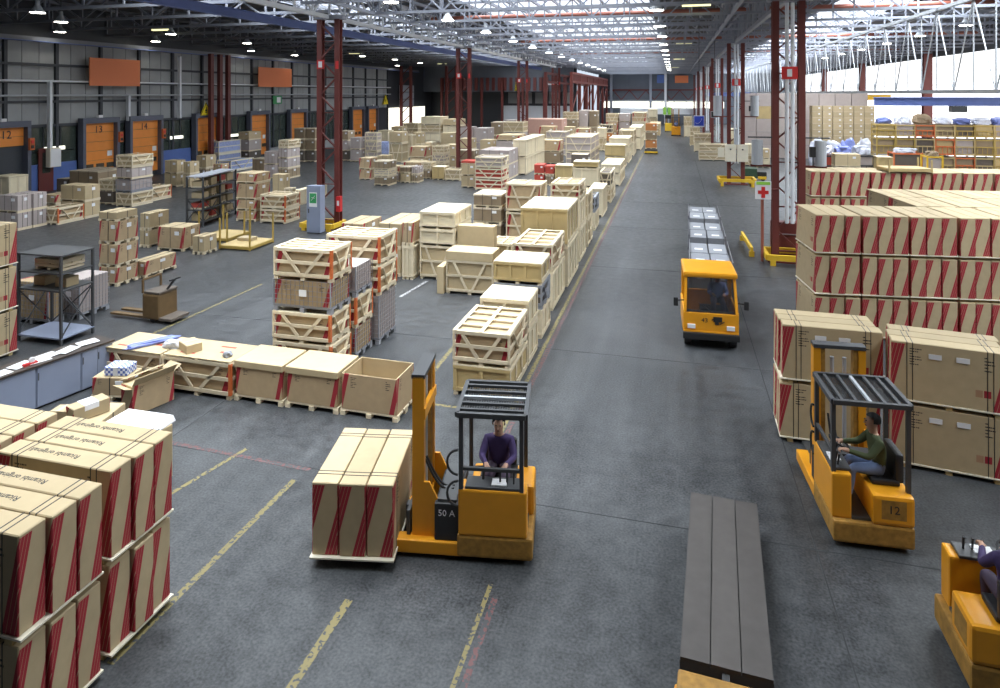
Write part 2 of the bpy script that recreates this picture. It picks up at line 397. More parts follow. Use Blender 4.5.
# bays between the doors: glazed screens, blue panels, red personnel door
def bay(i, a, b, lit):
    e = bpy.data.objects.new('window_%d' % (i + 1), None); link(e); struct(e); e.location = (XL, a, 0); L = b - a
    n = max(2, int(L / 1.0)); s = L / n
    for k in range(n):
        for (z0, z1) in ((1.0, 2.7), (2.75, 4.4)): rng('pane', 'window', e, -.15, -.1, k * s + .05, (k + 1) * s - .05, z0, z1)
        rng('mullion', 'frame', e, -.16, -.04, k * s - .04, k * s + .04, 0, 4.5)
    rng('sill_panel', 'bluepanel' if lit else 'cladding', e, -.1, .05, .1, L - .1, 0, 1.9 if lit else .9)
    if lit: rng('window_light', 'glow_strip', e, -.09, -.02, L * .35, L * .75, 2.5 + .3 * (i % 2), 2.75 + .3 * (i % 2))
prev = 27.0
for i, (a, b, n_, s_) in enumerate(doors):
    if a - .3 - prev > .6: bay(i, prev, a - .28, i in (1, 3, 4))
    prev = b + .28
pd = thing('personnel_door', 'dark red personnel door with glazed top between dock doors 12 and 13', 'door', (XL + .1, 36.0, 0))
rng('leaf', 'red_steel', pd, 0, .08, -.55, .55, 0, 3.0); rng('pane', 'window', pd, .07, .1, -.3, .3, 1.3, 2.7)
for i, (a, lab) in enumerate(((34.7, 'right of the half-raised dock door'), (42.05, 'between the two nearest shut dock doors'), (46.5, 'right of second shut dock door, before blue panel'))):
    t = thing('dock_signal', 'orange signal box ' + lab, 'signal', (XL + .5, a - .28, 3.0))
    rng('housing', 'orangepost', t, 0, .15, 0, .35, 0, .8); rng('lens', 'red', t, .14, .19, .08, .27, .45, .65); rng('lens', 'black', t, .14, .19, .08, .27, .12, .32)
t = thing('control_cabinet', 'white electrical cabinet hanging on conduit between doors 12 and 13', 'cabinet', (XL + .38, 36.1, 1.7)); rng('body', 'cream', t, 0, .35, -.3, .55, 0, 1.3); rng('door', 'paper', t, .35, .38, -.25, .5, .05, 1.25)
for i, (px0, px1, y0, y1) in enumerate(((89, 139, 59, 86), (258, 291, 68, 87))):
    a, b = yat(px0, XL + .6), yat(px1, XL + .6); d = dist(Vector((XL + .6, (a + b) / 2, 0))); z1, z0 = HC + (93 - y0) * d / F, HC + (93 - y1) * d / F
    t = thing('orange_board', ('large plain orange board high on left wall above doors 13 and 14', 'smaller plain orange board high on left wall further along')[i], 'board', (XL + .6, (a + b) / 2, 0))
    rng('panel', 'orangesign', t, 0, .1, -(b - a) / 2, (b - a) / 2, z0, z1)
    for s in (-1, 1): rng('bracket', 'charcoal', t, -.63, 0, s * (b - a) / 3 - .05, s * (b - a) / 3 + .05, (z0 + z1) / 2 - .05, (z0 + z1) / 2 + .05)
def warn_sign(loc, lab, size=.9):
    t = thing('warning_sign', lab, 'sign', loc); s = size
    m = MB(); m.add([(0, -s, 0), (0, s, 0), (0, 0, 1.6 * s), (-.05, -s, 0), (-.05, s, 0), (-.05, 0, 1.6 * s)], [(0, 1, 2), (5, 4, 3), (0, 3, 4, 1), (1, 4, 5, 2), (2, 5, 3, 0)]); m.build('plate', 'signyellow', t)
    m = MB(); m.box(.0, .02, -.10 * s, .10 * s, .30 * s, .45 * s); m.box(0, .02, -.12 * s, .16 * s, .5 * s, .72 * s); m.box(0, .02, .05 * s, .14 * s, .72 * s, 1.0 * s); m.build('pictogram', 'black', t)
    m = MB()
    for p, q in (((-.93, .06), (.93, .06)), ((.93, .06), (0, 1.53)), ((0, 1.53), (-.93, .06))): m.bar((.005, p[0] * s, p[1] * s), (.005, q[0] * s, q[1] * s), .08 * s, .02)
    m.build('border', 'black', t); return t
warn_sign((XL + .55, 51.6, 4.75), 'yellow triangular warning sign above orange dock door by red stanchions', .75)
warn_sign((XL + .08, 91.6, 5.1), 'yellow triangular warning sign near bright far end of left wall', 1.0)
warn_sign((-25.5, 107.3, 7.2), 'yellow triangular warning sign hanging beyond the second red column', .9)
t = thing('exit_sign', 'small green and white exit sign on left wall past orange board', 'sign', (XL + .0, 63.6, 5.6)); rng('plate', 'green', t, 0, .08, -.8, .8, 0, .9); rng('figure', 'paper', t, .07, .1, -.15, .55, .15, .75)
# red oxide stanchions standing against the left wall
for i, (X, Y) in enumerate(((XL + 1.0, 50.4), (XL + 1.0, 51.4), (XL + 1.0, 52.3))):
    pass
for i, Y in enumerate([yat(px, XL + .9) for px in (211, 220, 228)]):
    tag(MB().box(-.16, .16, -.2, .2, 0, 10.4).build('wall_stanchion', 'red_steel', None, (XL + .9, Y, 0)), ('left', 'middle', 'right')[i] + ' of three oxide red stanchions against the left wall', 'post')

# ---- far end of the left bay: red framed screen, bright loading mouth
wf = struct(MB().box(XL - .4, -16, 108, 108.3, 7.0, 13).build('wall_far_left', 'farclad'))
for k in range(22): rng('fascia_rib', 'red_steel', wf, XL + 3 + k * 1.02, XL + 3.5 + k * 1.02, 107.7, 107.95, 7.2, 9.4)
for k in range(7): rng('post', 'red_steel', wf, XL + 3 + k * 3.6, XL + 3.35 + k * 3.6, 107.5, 108, 0, 9.4)
w2 = bpy.data.objects.new('window_40', None); link(w2); struct(w2); w2['label'] = 'bright loading mouth at the far end of the left wall'
for k in range(6): rng('bright_pane', 'glow_strip', w2, XL - .1, XL, 93 + k * 2.5, 95.4 + k * 2.5, .2, 4.5)
for k in range(3):
    for j in range(3): rng('frosted_pane', 'roofwhite', w2, XL - .1, XL, 97.0 + k * 2, 98.9 + k * 2, 4.7 + j * 1.15, 5.75 + j * 1.15)
struct(MB().box(XL - .4, -16, 112, 112.2, 0, 13).build('wall_far_screen', 'frame'))
tag(MB().box(XL + 13, -17, 111.4, 111.8, 0, 4.6).build('white_partition', 'white_steel'), 'low white partition wall across the far end of the left bay', 'partition')
for k in range(5): tag(MB().box(XL + 14 + k * 2.4, XL + 15.8 + k * 2.4, 111.8, 112.0, 5.0, 6.9).build('screen_pane', 'cladding'), 'pale pane in dark screen above white partition, %s from left' % nth(k), 'window', 'panes above the white partition')
for i, X in enumerate((XL + 1.5, XL + 9)):
    t = thing('lattice_stanchion', ('left', 'right')[i] + ' red lattice stanchion at end of the left wall', 'column', (X, 96, 0))
    for s in (-.8, .8): rng('post', 'red_steel', t, s - .2, s + .2, -.2, .2, 0, 11)
    for k in range(7): bar('lacing', 'red_steel', t, (-.8, 0, .5 + k * 1.5), (.8, 0, 2 + k * 1.5), .12)

# ---- right wall: daylit sheeting between red columns
wr = struct(MB().box(XR + .3, XR + .5, Y0, Y1, 0, 13).build('wall_right', 'frame'))
for k in range(20):
    y = 44 + k * 5.3
    for (z0, z1) in ((.6, 4.6), (4.65, 7.6), (7.65, 10.5)): rng('translucent_sheet', 'glow_wall', wr, XR + .15, XR + .25, y + .03, y + 5.27, z0, z1)
for i, Y in enumerate((56, 78.5, 103, 127.6)):
    t = thing('wall_column', 'oxide red column against bright right wall, ' + ('first', 'second', 'third', 'fourth')[i] + ' from the camera', 'column', (XR - .3, Y, 0))
    rng('web', 'red_steel', t, -.08, .08, -.28, .28, 0, 11.5); rng('flange', 'red_steel', t, -.4, .4, -.38, -.28, 0, 11.5); rng('flange', 'red_steel', t, -.4, .4, .28, .38, 0, 11.5)

# ---- far wall
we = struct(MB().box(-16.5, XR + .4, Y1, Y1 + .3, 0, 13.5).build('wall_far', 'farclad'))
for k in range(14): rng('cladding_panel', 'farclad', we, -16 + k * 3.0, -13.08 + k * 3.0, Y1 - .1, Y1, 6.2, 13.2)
for k in range(10): rng('window_strip', 'glow_strip', we, -15.5 + k * 2.6, -13.0 + k * 2.6, Y1 - .12, Y1, 3.5, 4.9)
for k in range(6): bar('brace', 'red_steel', we, (-15 + k * 3.6, Y1 - .4, 5.3), (-13.2 + k * 3.6, Y1 - .4, 7.4), .16); bar('brace', 'red_steel', we, (-13.2 + k * 3.6, Y1 - .4, 7.4), (-11.4 + k * 3.6, Y1 - .4, 5.3), .16)
rng('rail', 'red_steel', we, -16, 6, Y1 - .5, Y1 - .2, 7.35, 7.6); rng('rail', 'grey', we, -16, 6, Y1 - .6, Y1 - .3, 5.0, 5.25)
tag(MB().box(-11, 4.0, 141, 146, 2.4, 3.6).build('white_canopy', 'white_steel'), 'long white canopy roof at the far end of the aisle', 'canopy')
for k in range(4): tag(MB().box(-.15, .15, -.15, .15, 0, 2.4).build('canopy_post', 'grey', None, (-10.5 + k * 4.7, 141.3, 0)), 'post under the far white canopy, %s from left' % nth(k), 'post', 'canopy posts at the far end')
for i, X in enumerate((-13.6, -5, -1.8)):
    tag(MB().box(X - .25, X + .25, Y1 - 1, Y1 - .5, 0, 12.5).build('end_wall_post', ('steel', 'steel', 'white_steel')[i]), ('left grey', 'middle grey', 'white') + () if False else (('left grey', 'middle grey', 'white')[i] + ' upright post against the far end wall'), 'post')
bp = tag(MB().box(-3.6, -2.0, Y1 - .78, Y1 - .64, 9.0, 10.8).build('blue_panel', 'bluepanel'), 'small bright blue panel on the far end wall', 'panel')
bpp = tag(MB().box(.2, 3.0, Y1 - .78, Y1 - .6, 9.0, 10.6).build('orange_board', 'orangesign'), 'faded orange panel on far end wall beside the blue one', 'panel')
struct(MB().box(XL - .4, XR + .4, Y0 - .3, Y0, 0, 13.5).build('wall_back', 'cladding'))

# ---- roof: dark deck with glazed strips
ZD = 13.0
strips = ((-25.5, -20.5, 'sky_left', 5, 104), (-14.0, -1.6, 'sky_main', 5, 148), (10.5, 15.5, 'sky_right', 5, 148))
ce = MB(); x = XL - .5
for (a, b, mk, ya, yb) in strips:
    ce.box(x, a, Y0, Y1, ZD, ZD + .25); x = b
    ce.box(a, b, Y0, ya, ZD, ZD + .25); ce.box(a, b, yb, Y1, ZD, ZD + .25)
ce.box(x, XR + .5, Y0, Y1, ZD, ZD + .25)
ceo = struct(ce.build('ceiling', 'deck'))
for i, (a, b, mk, ya, yb) in enumerate(strips):
    e = bpy.data.objects.new('window_%d' % (50 + i), None); link(e); struct(e)
    e['label'] = ('narrow roof glazing over the left bay', 'broad roof glazing over the main aisle', 'roof glazing over the right bay')[i]
    nx = max(1, round((b - a) / 3.1)); ny = round((yb - ya) / 5.3); sx, sy = (b - a) / nx, (yb - ya) / ny
    for k in range(nx):
        for j in range(ny):
            if i == 1 and j > 18 and (j % 3 or k == 3): rng('roof_sheet', 'roofwhite', e, a + k * sx, a + (k + 1) * sx, ya + j * sy, ya + (j + 1) * sy, ZD, ZD + .1); continue
            rng('pane', mk, e, a + k * sx + .06, a + (k + 1) * sx - .06, ya + j * sy + .06, ya + (j + 1) * sy - .06, ZD + .05, ZD + .12)
        rng('glazing_bar', 'steel', e, a + k * sx - .06, a + k * sx + .06, ya, yb, ZD - .12, ZD + .05)

# ---- lattice columns
def column(X, Y, side, k):
    lab = 'oxide red lattice column %s the aisle, %s from the camera' % (('left of', 'right of')[side], ('nearest', 'second', 'third', 'fourth', 'fifth', 'sixth')[k])
    t = thing('lattice_column', lab, 'column', (X, Y, 0))
    for s in (-.49, .49):
        m = MB(); m.box(s - .03, s + .03, -.15, .15, 0, 10.6); m.box(s - .13, s + .13, -.18, -.13, 0, 10.6); m.box(s - .13, s + .13, .13, .18, 0, 10.6)
        m.build('post', 'red_steel', t)
    n = 11
    for j in range(n):
        z0 = .4 + j * .9; s = 1 if j % 2 else -1
        bar('lacing', 'red_steel', t, (-.48 * s, -.1, z0), (.48 * s, -.1, z0 + .9), .12, .06)
        if j % 2 == 0: bar('batten', 'red_steel', t, (-.5, .08, z0), (.5, .08, z0), .10, .05)
    rng('base_plate', 'red_steel', t, -.8, .8, -.35, .35, 0, .06)
    rng('cap', 'steel', t, -.8, .8, -.25, .25, 10.5, 10.7)
    if side:
        for s in (-.09, .12): MB().cyl((s, -.3, 1.6), (s, -.3, 10.4), .075, n=10).build('downpipe', 'white_steel', t)
        rng('hose_sign', 'red', t, -.3, .3, -.42, -.38, 7.35, 7.85); rng('hose_symbol', 'paper', t, -.1, .08, -.44, -.42, 7.45, 7.75)
        if k > 0: rng('sign_plate', 'paper', t, -.12, .12, -.44, -.42, 7.4, 7.8)
    else:
        rng('extinguisher_sign', 'red', t, -.55, -.15, -.30, -.25, 8.0, 8.45); rng('sign_plate', 'paper', t, -.45, -.25, -.32, -.30, 8.08, 8.38)
        rng('edge_sign', 'red', t, .46, .60, -.24, -.19, 8.0, 8.4)
    return t
for k, Y in enumerate((29.5, 52, 74, 96, 118, 140)):
    column(CR, Y - (0.8 if k == 0 else 0), 1, k)
    if k < 4: column(CL, Y + (.5 if k == 0 else 0), 0, k)

# ---- roof trusses: across the bays
def truss(name, lab, grp, p, q, zb, zt, n, mk, web='x', near=True, cw=.14, ww=.075):
    p, q = Vector(p), Vector(q); e = thing(name, lab, 'roof truss', (0, 0, 0), 0, grp)
    A = [p.lerp(q, i / n) for i in range(n + 1)]
    up = lambda v, z: (v.x, v.y, z)
    mem = [('top_chord', up(p, zt), up(q, zt), cw), ('bottom_chord', up(p, zb), up(q, zb), cw)]
    for i, a in enumerate(A):
        mem.append(('vertical', up(a, zb), up(a, zt), ww))
        if i < n: mem.append(('diagonal', up(a, zb), up(A[i + 1], zt), ww) if i % 2 else ('diagonal', up(a, zt), up(A[i + 1], zb), ww))
    if near:
        for nm, a, b, s in mem: bar(nm, mk, e, a, b, s)
    else:
        m = MB(); m.bar(*mem[0][1:3], cw); m.bar(*mem[1][1:3], cw); m.build('chords', mk, e)
        m = MB()
        for nm, a, b, s in mem[2:]: m.bar(a, b, s)
        m.build('web', mk, e)
    return e
ks = [9 + 4.6 * i for i in range(31)]

for i, Y in enumerate(ks):
    nr = 18 < Y < 50
    if Y > 15: truss('cross_truss', 'grey lattice truss across the main aisle roof, %s from the camera' % nth(i), 'cross trusses over the main aisle', (CL, Y, 0), (CR, Y, 0), 11.0, 12.7, 12, 'steel', near=nr)
    if Y > 25: truss('cross_truss', 'grey lattice truss across the right bay roof, %s from the camera' % nth(i), 'cross trusses over the right bay', (CR, Y, 0), (XR, Y, 0), 11.0, 12.75, 10, 'steel', near=25 < Y < 48)
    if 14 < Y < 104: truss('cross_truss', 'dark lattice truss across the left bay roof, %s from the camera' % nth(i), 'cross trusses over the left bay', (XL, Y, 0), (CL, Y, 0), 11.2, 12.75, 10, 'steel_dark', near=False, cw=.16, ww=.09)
for s, X in enumerate((CL, CR)):
    for i in range(6):
        a = 8 + 22 * i if i else 8; a = (7.5, 30, 52, 74, 96, 118)[i]; b = (30, 52, 74, 96, 118, 140)[i]
        if s == 0 and i > 3: continue
        if s == 0: b = min(b, 107)
        truss('valley_girder', 'white painted lattice girder on the %s column line, %s span' % (('left', 'right')[s], nth(i)), 'valley girders', (X, a, 0), (X, b, 0), 10.62, 12.3, 14, 'white_steel' if s == 0 else 'steel', near=i < 2, cw=.20, ww=.09)
        truss('valley_girder_twin', 'second lattice girder beside the %s column line, %s span' % (('left', 'right')[s], nth(i)), 'valley girders', (X + (1.5, -1.5)[s], a, 0), (X + (1.5, -1.5)[s], b, 0), 11.0, 12.3, 12, 'steel', near=i < 2, cw=.16, ww=.07)
for i, X in enumerate((-40, -36.5, -33, -27, -24, -20.5, -15.2, -12, -9, -6, -3, -.6, 2, 7, 10, 13, 16, 19, 22.5)):
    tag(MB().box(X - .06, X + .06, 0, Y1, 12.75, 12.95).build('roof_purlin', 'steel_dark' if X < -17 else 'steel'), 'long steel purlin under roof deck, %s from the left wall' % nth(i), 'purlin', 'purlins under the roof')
for i, Y in enumerate((44.5, 66.5, 88)):
    tag(MB().cyl((CL, Y, 12.1), (XR, Y, 12.1), .16, n=10).build('sprinkler_main', 'red_pipe'), 'red pipe crossing under the roof, %s from the camera' % nth(i), 'pipe')
# lengthwise lattice girder and travelling cranes of the right bay
for i, (a, b) in enumerate(((8, 41), (41, 74), (74, 107), (107, 140))):
    truss('crane_girder', 'pale deep lattice girder hanging in right bay, %s length' % nth(i), 'crane girders of the right bay', (12.5, a, 0), (12.5, b, 0), 6.86, 10.9, 16, 'grey', near=i < 2, cw=.17, ww=.05)
def crane(lab, mk, x0, x1, Y, z, d=.55):
    t = thing('crane_beam', lab, 'crane', ((x0 + x1) / 2, Y, z)); L = (x1 - x0) / 2
    rng('web', mk, t, -L, L, -.06, .06, 0, d); rng('flange', mk, t, -L, L, -.22, .22, -.04, .04); rng('flange', mk, t, -L, L, -.22, .22, d - .04, d + .04)
    rng('hoist', 'charcoal', t, -.5, .5, -.3, .3, -.5, -.05)
crane('blue travelling crane beam in the right bay before the white wall', 'blue_steel', 14.5, 25.5, 55, 5.9)
crane('yellow crane beam crossing the right bay behind the red column', 'yellow', 12.5, 25, 88, 6.0)
crane('dark blue crane beam far down the right bay', 'blue_steel', 5.5, 25, 118, 6.3)
bb = thing('crane_runway', 'long blue runway beam under the left bay roof', 'beam', (-21.0, 0, 0))
rng('web', 'blue_steel', bb, -.05, .05, 8, 106, 10.55, 10.93); rng('flange', 'blue_steel', bb, -.16, .16, 8, 106, 10.52, 10.56); rng('flange', 'blue_steel', bb, -.16, .16, 8, 106, 10.92, 10.96)
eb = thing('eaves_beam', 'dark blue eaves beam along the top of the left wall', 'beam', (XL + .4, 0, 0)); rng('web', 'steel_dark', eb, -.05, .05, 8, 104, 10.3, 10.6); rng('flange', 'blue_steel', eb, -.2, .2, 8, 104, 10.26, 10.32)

# ---- lamps
def clear_y(p):                                       # keep lamps between the trusses
    k = round((p[1] - 9) / 4.6); t = 9 + 4.6 * k; dy = p[1] - t
    return Vector((p[0], t + (.5 if dy >= 0 else -.5), p[2])) if abs(dy) < .5 else Vector(p)
def pendant_mesh():
    m = MB(); m.cyl((0, 0, .10), (0, 0, .48), .36, .12, 14, cap=False); m.cyl((0, 0, .48), (0, 0, .72), .12, .10, 10)
    return m.mesh('lamp_shade', 'grey', smooth=False)
PS = pendant_mesh(); PD = MB().cyl((0, 0, .08), (0, 0, .12), .33, .34, 14).mesh('lamp_lens', 'lamp'); PW = MB().box(-.015, .015, -.015, .015, .7, 2.2).mesh('lamp_cord', 'charcoal')
def pendant(p, lab, grp):
    p = clear_y(p); t = thing('pendant_lamp', lab, 'lamp', p, 0, grp)
    sh = link(bpy.data.objects.new('shade', PS), t); link(bpy.data.objects.new('lens', PD), sh); link(bpy.data.objects.new('cord', PW), t)
for i in range(13): pendant((-12.5, 27.8 + 7.9 * i, 10.85), 'bell pendant lamp left of the roof glazing, %s in its row' % nth(i), 'pendants left of the roof glazing')
for i in range(12): pendant((-.85, 34 + 8.1 * i, 10.85), 'bell pendant lamp right of the roof glazing, %s in its row' % nth(i), 'pendants right of the roof glazing')
for i in range(7): pendant((17.3, 38.6 + 7.8 * i, 10.85), 'bell pendant lamp in the right bay, %s in its row' % nth(i), 'pendants of the right bay')
for i, p in enumerate(((61, 23), (22, 34), (171, 35), (124, 43), (229, 52), (247, 44), (279, 56), (364, 57), (395, 60), (420, 63.5), (390, 66), (40, 14))):
    q = gp(p[0], p[1], 10.9); q.x = max(q.x, -40.5); q.z = 10.86; pendant(q, 'round pendant lamp under the dark left roof ' + ('above door thirteen', 'nearest left edge', 'beside the near strip light', 'above the large orange board', 'left of the red wall stanchions', 'right of the red wall stanchions', 'above the smaller orange board', 'right of the nearest red column', 'midway between first columns', 'before the second column', 'over the far dock doors', 'highest at left edge')[i], 'pendants of the left bay')
def tube(p, lab, grp):
    p = clear_y(p); t = thing('strip_light', lab, 'lamp', p, 0, grp)
    rng('housing', 'grey', t, -.75, .75, -.14, .14, .06, .2); rng('diffuser', 'tube', t, -.72, .72, -.13, .13, -.04, .06)
    for s in (-.6, .6): rng('hanger', 'charcoal', t, s - .015, s + .015, -.015, .015, .2, 1.6)
for i, p in enumerate(((696, 6.5), (684, 44), (679, 59), (675.5, 67.5), (674.7, 72.2))):
    q = gp(p[0], p[1], 11.4); q.y = min(q.y, 146); tube(q, 'yellowish strip light over the aisle, %s from the camera' % nth(i), 'strip lights over the aisle')
for i, p in enumerate(((161, 30), (355, 54), (442, 64))):
    tube(gp(p[0], p[1], 11.4), 'yellowish strip light under the left bay roof, %s from the camera' % nth(i), 'strip lights of the left bay')
# ================================================================== goods
def lod_of(p):
    d = dist(p); return 2 if d < 33 else (1 if d < 60 else 0)
def runners(t, W, D, h, mk, lod, z=0.0, deck=True):
    for k in range(3):
        x = (-W / 2 + .06, 0, W / 2 - .06)[k]
        if lod == 2:
            for y in (-D / 2 + .08, 0, D / 2 - .08): box('pallet_block', mk, t, (x, y, z + h * .35), (.11, .14, h * .7))
        else: box('runner', mk, t, (x, 0, z + h * .35), (.10, D, h * .7))
    if deck:
        if lod == 2:
            n = max(3, int(D / .3))
            for k in range(n): box('deck_board', mk, t, (0, -D / 2 + D * (k + .5) / n, z + h * .85), (W, D / n * .8, h * .3))
        else: box('deck', mk, t, (0, 0, z + h * .85), (W, D, h * .3))
def f_lat(t, W, D, H, lod, inner='kraft', mk='pine', post=None, toprows=5):
    post = post or mk; h = .10; runners(t, W, D, h, mk, lod)
    g = .045
    carton('carton', t, (0, 0, h + .01), W - 2 * g - .02, D - 2 * g - .02, H - h - .07, inner if inner != 'slash' else 'slash', None, 'kraft' if inner == 'slash' else inner)
    rw = .075 if lod == 2 else .09
    for sx in (-1, 1):
        for sy in (-1, 1): box('corner_post', mk, t, (sx * (W / 2 - g / 2), sy * (D / 2 - g / 2), (H + h) / 2), (g, g + .02, H - h))
    if post != mk:
        for sy in (-1, 1): box('corner_strip', post, t, (W / 2 + .006, sy * (D / 2 - .03), (H + h) / 2), (.012, .06, H - h))
        box('corner_strip', post, t, (W / 2 - .025, -D / 2 - .006, (H + h) / 2), (.05, .012, H - h))
    zs = (h + rw / 2, (H + h) / 2, H - rw / 2)
    for z in zs:
        for sy in ((-1, 1) if lod == 2 else (-1,)): box('rail', mk, t, (0, sy * (D / 2 - .01), z), (W - .01, .03, rw))
        for sx in ((1, -1) if lod == 2 else (1,)): box('rail', mk, t, (sx * (W / 2 - .01), 0, z), (.03, D - .01, rw))
    for s in (-1, 1):
        bar('brace', mk, t, (s * W * .33, -D / 2 + .005, H - rw), (s * W * .06, -D / 2 + .005, h + rw), .02, .075)
        if lod: bar('brace', mk, t, (W / 2 - .005, s * D * .33, H - rw), (W / 2 - .005, s * D * .06, h + rw), .075, .02)
    n = toprows if lod == 2 else 3
    for k in range(n): box('top_slat', mk, t, (0, -D / 2 + .05 + (D - .1) * k / (n - 1), H - .012), (W, .085, .025))
    for k in range(3 if lod == 2 else 2):
        m = 2 if lod == 2 else 1; box('top_slat', mk, t, (-W / 2 + .05 + (W - .1) * k / m, 0, H + .004), (.085, D, .022))
def f_ply(t, W, D, H, lod, mk='ply', bat='pine', lid=True):
    h = .09; runners(t, W, D, h, bat, min(lod, 1), deck=False)
    box('body', mk, t, (0, 0, (H + h) / 2 - .01), (W - .06, D - .06, H - h - .02))
    n = max(2, round(W / .55))
    for k in range(n + 1): box('batten', bat if mk != 'gold' else 'gold', t, (-W / 2 + .045 + (W - .09) * k / n, -D / 2 + .012, (H + h) / 2 - .02), (.08, .035, H - h - .04))
    n = max(2, round(D / .6))
    for k in range(n + 1): box('batten', bat, t, (W / 2 - .012, -D / 2 + .045 + (D - .09) * k / n, (H + h) / 2 - .02), (.035, .08, H - h - .04))
    for z in (h + .04, H - .06):
        box('rail', bat if mk != 'gold' else 'gold', t, (0, -D / 2 + .004, z), (W, .03, .07)); box('rail', bat, t, (W / 2 - .004, 0, z), (.03, D, .07))
    n = max(2, round(W / .42)) if lod == 2 else 2
    for k in range(n): box('lid_board', 'ply', t, (-W / 2 + W * (k + .5) / n, 0, H - .012), (W / n - .008, D + .02, .026))
def f_car(t, W, D, H, lod, front='slash', top='kraft', pal='pine', straps=0, lidh=0.0):
    h = min(.13, H * .25); runners(t, W, D, h, pal, lod)
    t = carton('carton', t, (0, 0, h), W - .04, D - .04, H - h, front, None, top)
    H0, h0 = H, h; H, h = H - h, 0.0                     # from here on measured from the carton's foot
    if lidh: carton('lid', t, (0, 0, H - lidh), W, D, lidh + .01, top)
    if lod:
        for k in range(straps):
            x = -W / 2 + W * (k + 1) / (straps + 1)
            box('strap', 'strap', t, (x, 0, H + .004 + (.01 if lidh else 0)), (.018, D, .008)); box('strap', 'strap', t, (x, -D / 2 + (.017 if not lidh else -.003), (H + h) / 2), (.018, .008, H - h))
        for k in range(straps):
            y = -D / 2 + D * (k + 1) / (straps + 1); box('strap', 'strap', t, (W / 2 - (.017 if not lidh else -.003), y, (H + h) / 2), (.008, .018, H - h))
    if H0 > .5: box('label', 'paper', t, (W * .25, -D / 2 + .012, H * .72), (min(.22, W * .2), .012, min(.16, H * .2))); box('label', 'paper', t, (W / 2 - .012, D * .05, H * .72), (.012, min(.25, D * .2), min(.2, H * .22)))
def f_cage(t, W, D, H, lod, inner='mauve'):
    h = .16; runners(t, W, D, h, 'greywood', lod)
    carton('carton', t, (0, 0, h), W - .06, D - .06, H - h - .02, inner)
    m = MB(); st = .12 if lod == 2 else .3; r = .0035 if lod == 2 else .015
    k = -W / 2
    while k <= W / 2 + .001: m.box(k - r, k + r, -D / 2 + .004, -D / 2 + .016, h, H); k += st
    k = -D / 2
    while k <= D / 2 + .001: m.box(W / 2 - .016, W / 2 - .004, k - r, k + r, h, H); k += st
    z = h + .02
    while z <= H + .001: m.box(-W / 2, W / 2, -D / 2 + .002, -D / 2 + .014, z - r, z + r); m.box(W / 2 - .014, W / 2 - .002, -D / 2, D / 2, z - r, z + r); z += st
    m.build('wire_mesh', 'wire', t)
    for sx in (-1, 1): box('corner_post', 'greywood', t, (sx * (W / 2 - .015), -D / 2 + .01, (H + h) / 2), (.03, .03, H - h))
    box('label', 'paper', t, (W * .02, -D / 2 - .004, H * .62), (.2, .01, .16))
def f_box(t, W, D, H, lod, mk='kraft', top=None, straps=1):
    t = carton('carton', t, (0, 0, 0.0), W, D, H, mk, None, top or mk)
    if lod:
        for k in range(straps): box('tape', 'brownlid', t, (0, 0, H + .002), (.06, D, .004))
KIND = {
 'lat': ('slatted_crate', 'slatted crate around brown carton', 'crate', lambda t, *a: f_lat(t, *a, inner='slash')),
 'latp': ('slatted_crate', 'slatted crate around plain carton', 'crate', lambda t, *a: f_lat(t, *a, inner='kraft')),
 'lato': ('slatted_crate', 'orange-cornered slatted crate', 'crate', lambda t, *a: f_lat(t, *a, inner='slash', post='orangepost')),
 'latm': ('slatted_crate', 'slatted crate of mauve-grey goods', 'crate', lambda t, *a: f_lat(t, *a, inner='mauve')),
 'latg': ('slatted_crate', 'grey slatted crate', 'crate', lambda t, *a: f_lat(t, *a, inner='dark', mk='greywood')),
 'latd': ('slatted_crate', 'slatted crate with dark contents', 'crate', lambda t, *a: f_lat(t, *a, inner='dark')),
 'red': ('slatted_crate', 'slatted crate of bright red boxes', 'crate', lambda t, *a: f_lat(t, *a, inner='redbox')),
 'blu': ('slatted_crate', 'white slatted crate of blue parcels', 'crate', lambda t, *a: f_lat(t, *a, inner='bluebox', mk='cream')),
 'ply': ('plywood_crate', 'pale plywood crate', 'crate', f_ply),
 'gold': ('plywood_crate', 'golden plywood crate', 'crate', lambda t, *a: f_ply(t, *a, mk='gold')),
 'car': ('palletised_carton', 'red-slashed brown carton', 'carton', lambda t, *a: f_car(t, *a, straps=1)),
 'kra': ('palletised_carton', 'plain strapped kraft carton', 'carton', lambda t, *a: f_car(t, *a, front='kraft', straps=1)),
 'str': ('palletised_carton', 'dark brown strapped carton', 'carton', lambda t, *a: f_car(t, *a, front='brown', top='brownlid', straps=2, lidh=.08)),
 'mau': ('palletised_carton', 'mauve-grey strapped carton', 'carton', lambda t, *a: f_car(t, *a, front='mauve', top='mauve', straps=2)),
 'pnk': ('palletised_carton', 'pinkish carton', 'carton', lambda t, *a: f_car(t, *a, front='pink', top='pink', straps=2)),
 'drk': ('palletised_carton', 'dark bin-like carton', 'carton', lambda t, *a: f_car(t, *a, front='dark', top='brownlid', straps=0)),
 'org': ('palletised_carton', 'orange-brown box', 'box', lambda t, *a: f_car(t, *a, front='orangebox', top='orangebox', straps=1)),
 'rbx': ('palletised_carton', 'red cardboard box', 'box', lambda t, *a: f_car(t, *a, front='redbox', top='redbox', straps=0)),
 'cage': ('wire_crate', 'wire-mesh crate around mauve carton', 'crate', f_cage),
 'cagek': ('wire_crate', 'wire-mesh crate around brown carton', 'crate', lambda t, *a: f_cage(t, *a, inner='slash')),
 'box': ('cardboard_box', 'plain cardboard box', 'box', f_box),
 'blx': ('cardboard_box', 'blue box', 'box', lambda t, *a: f_box(t, *a, mk='bluebox', straps=0)),
}
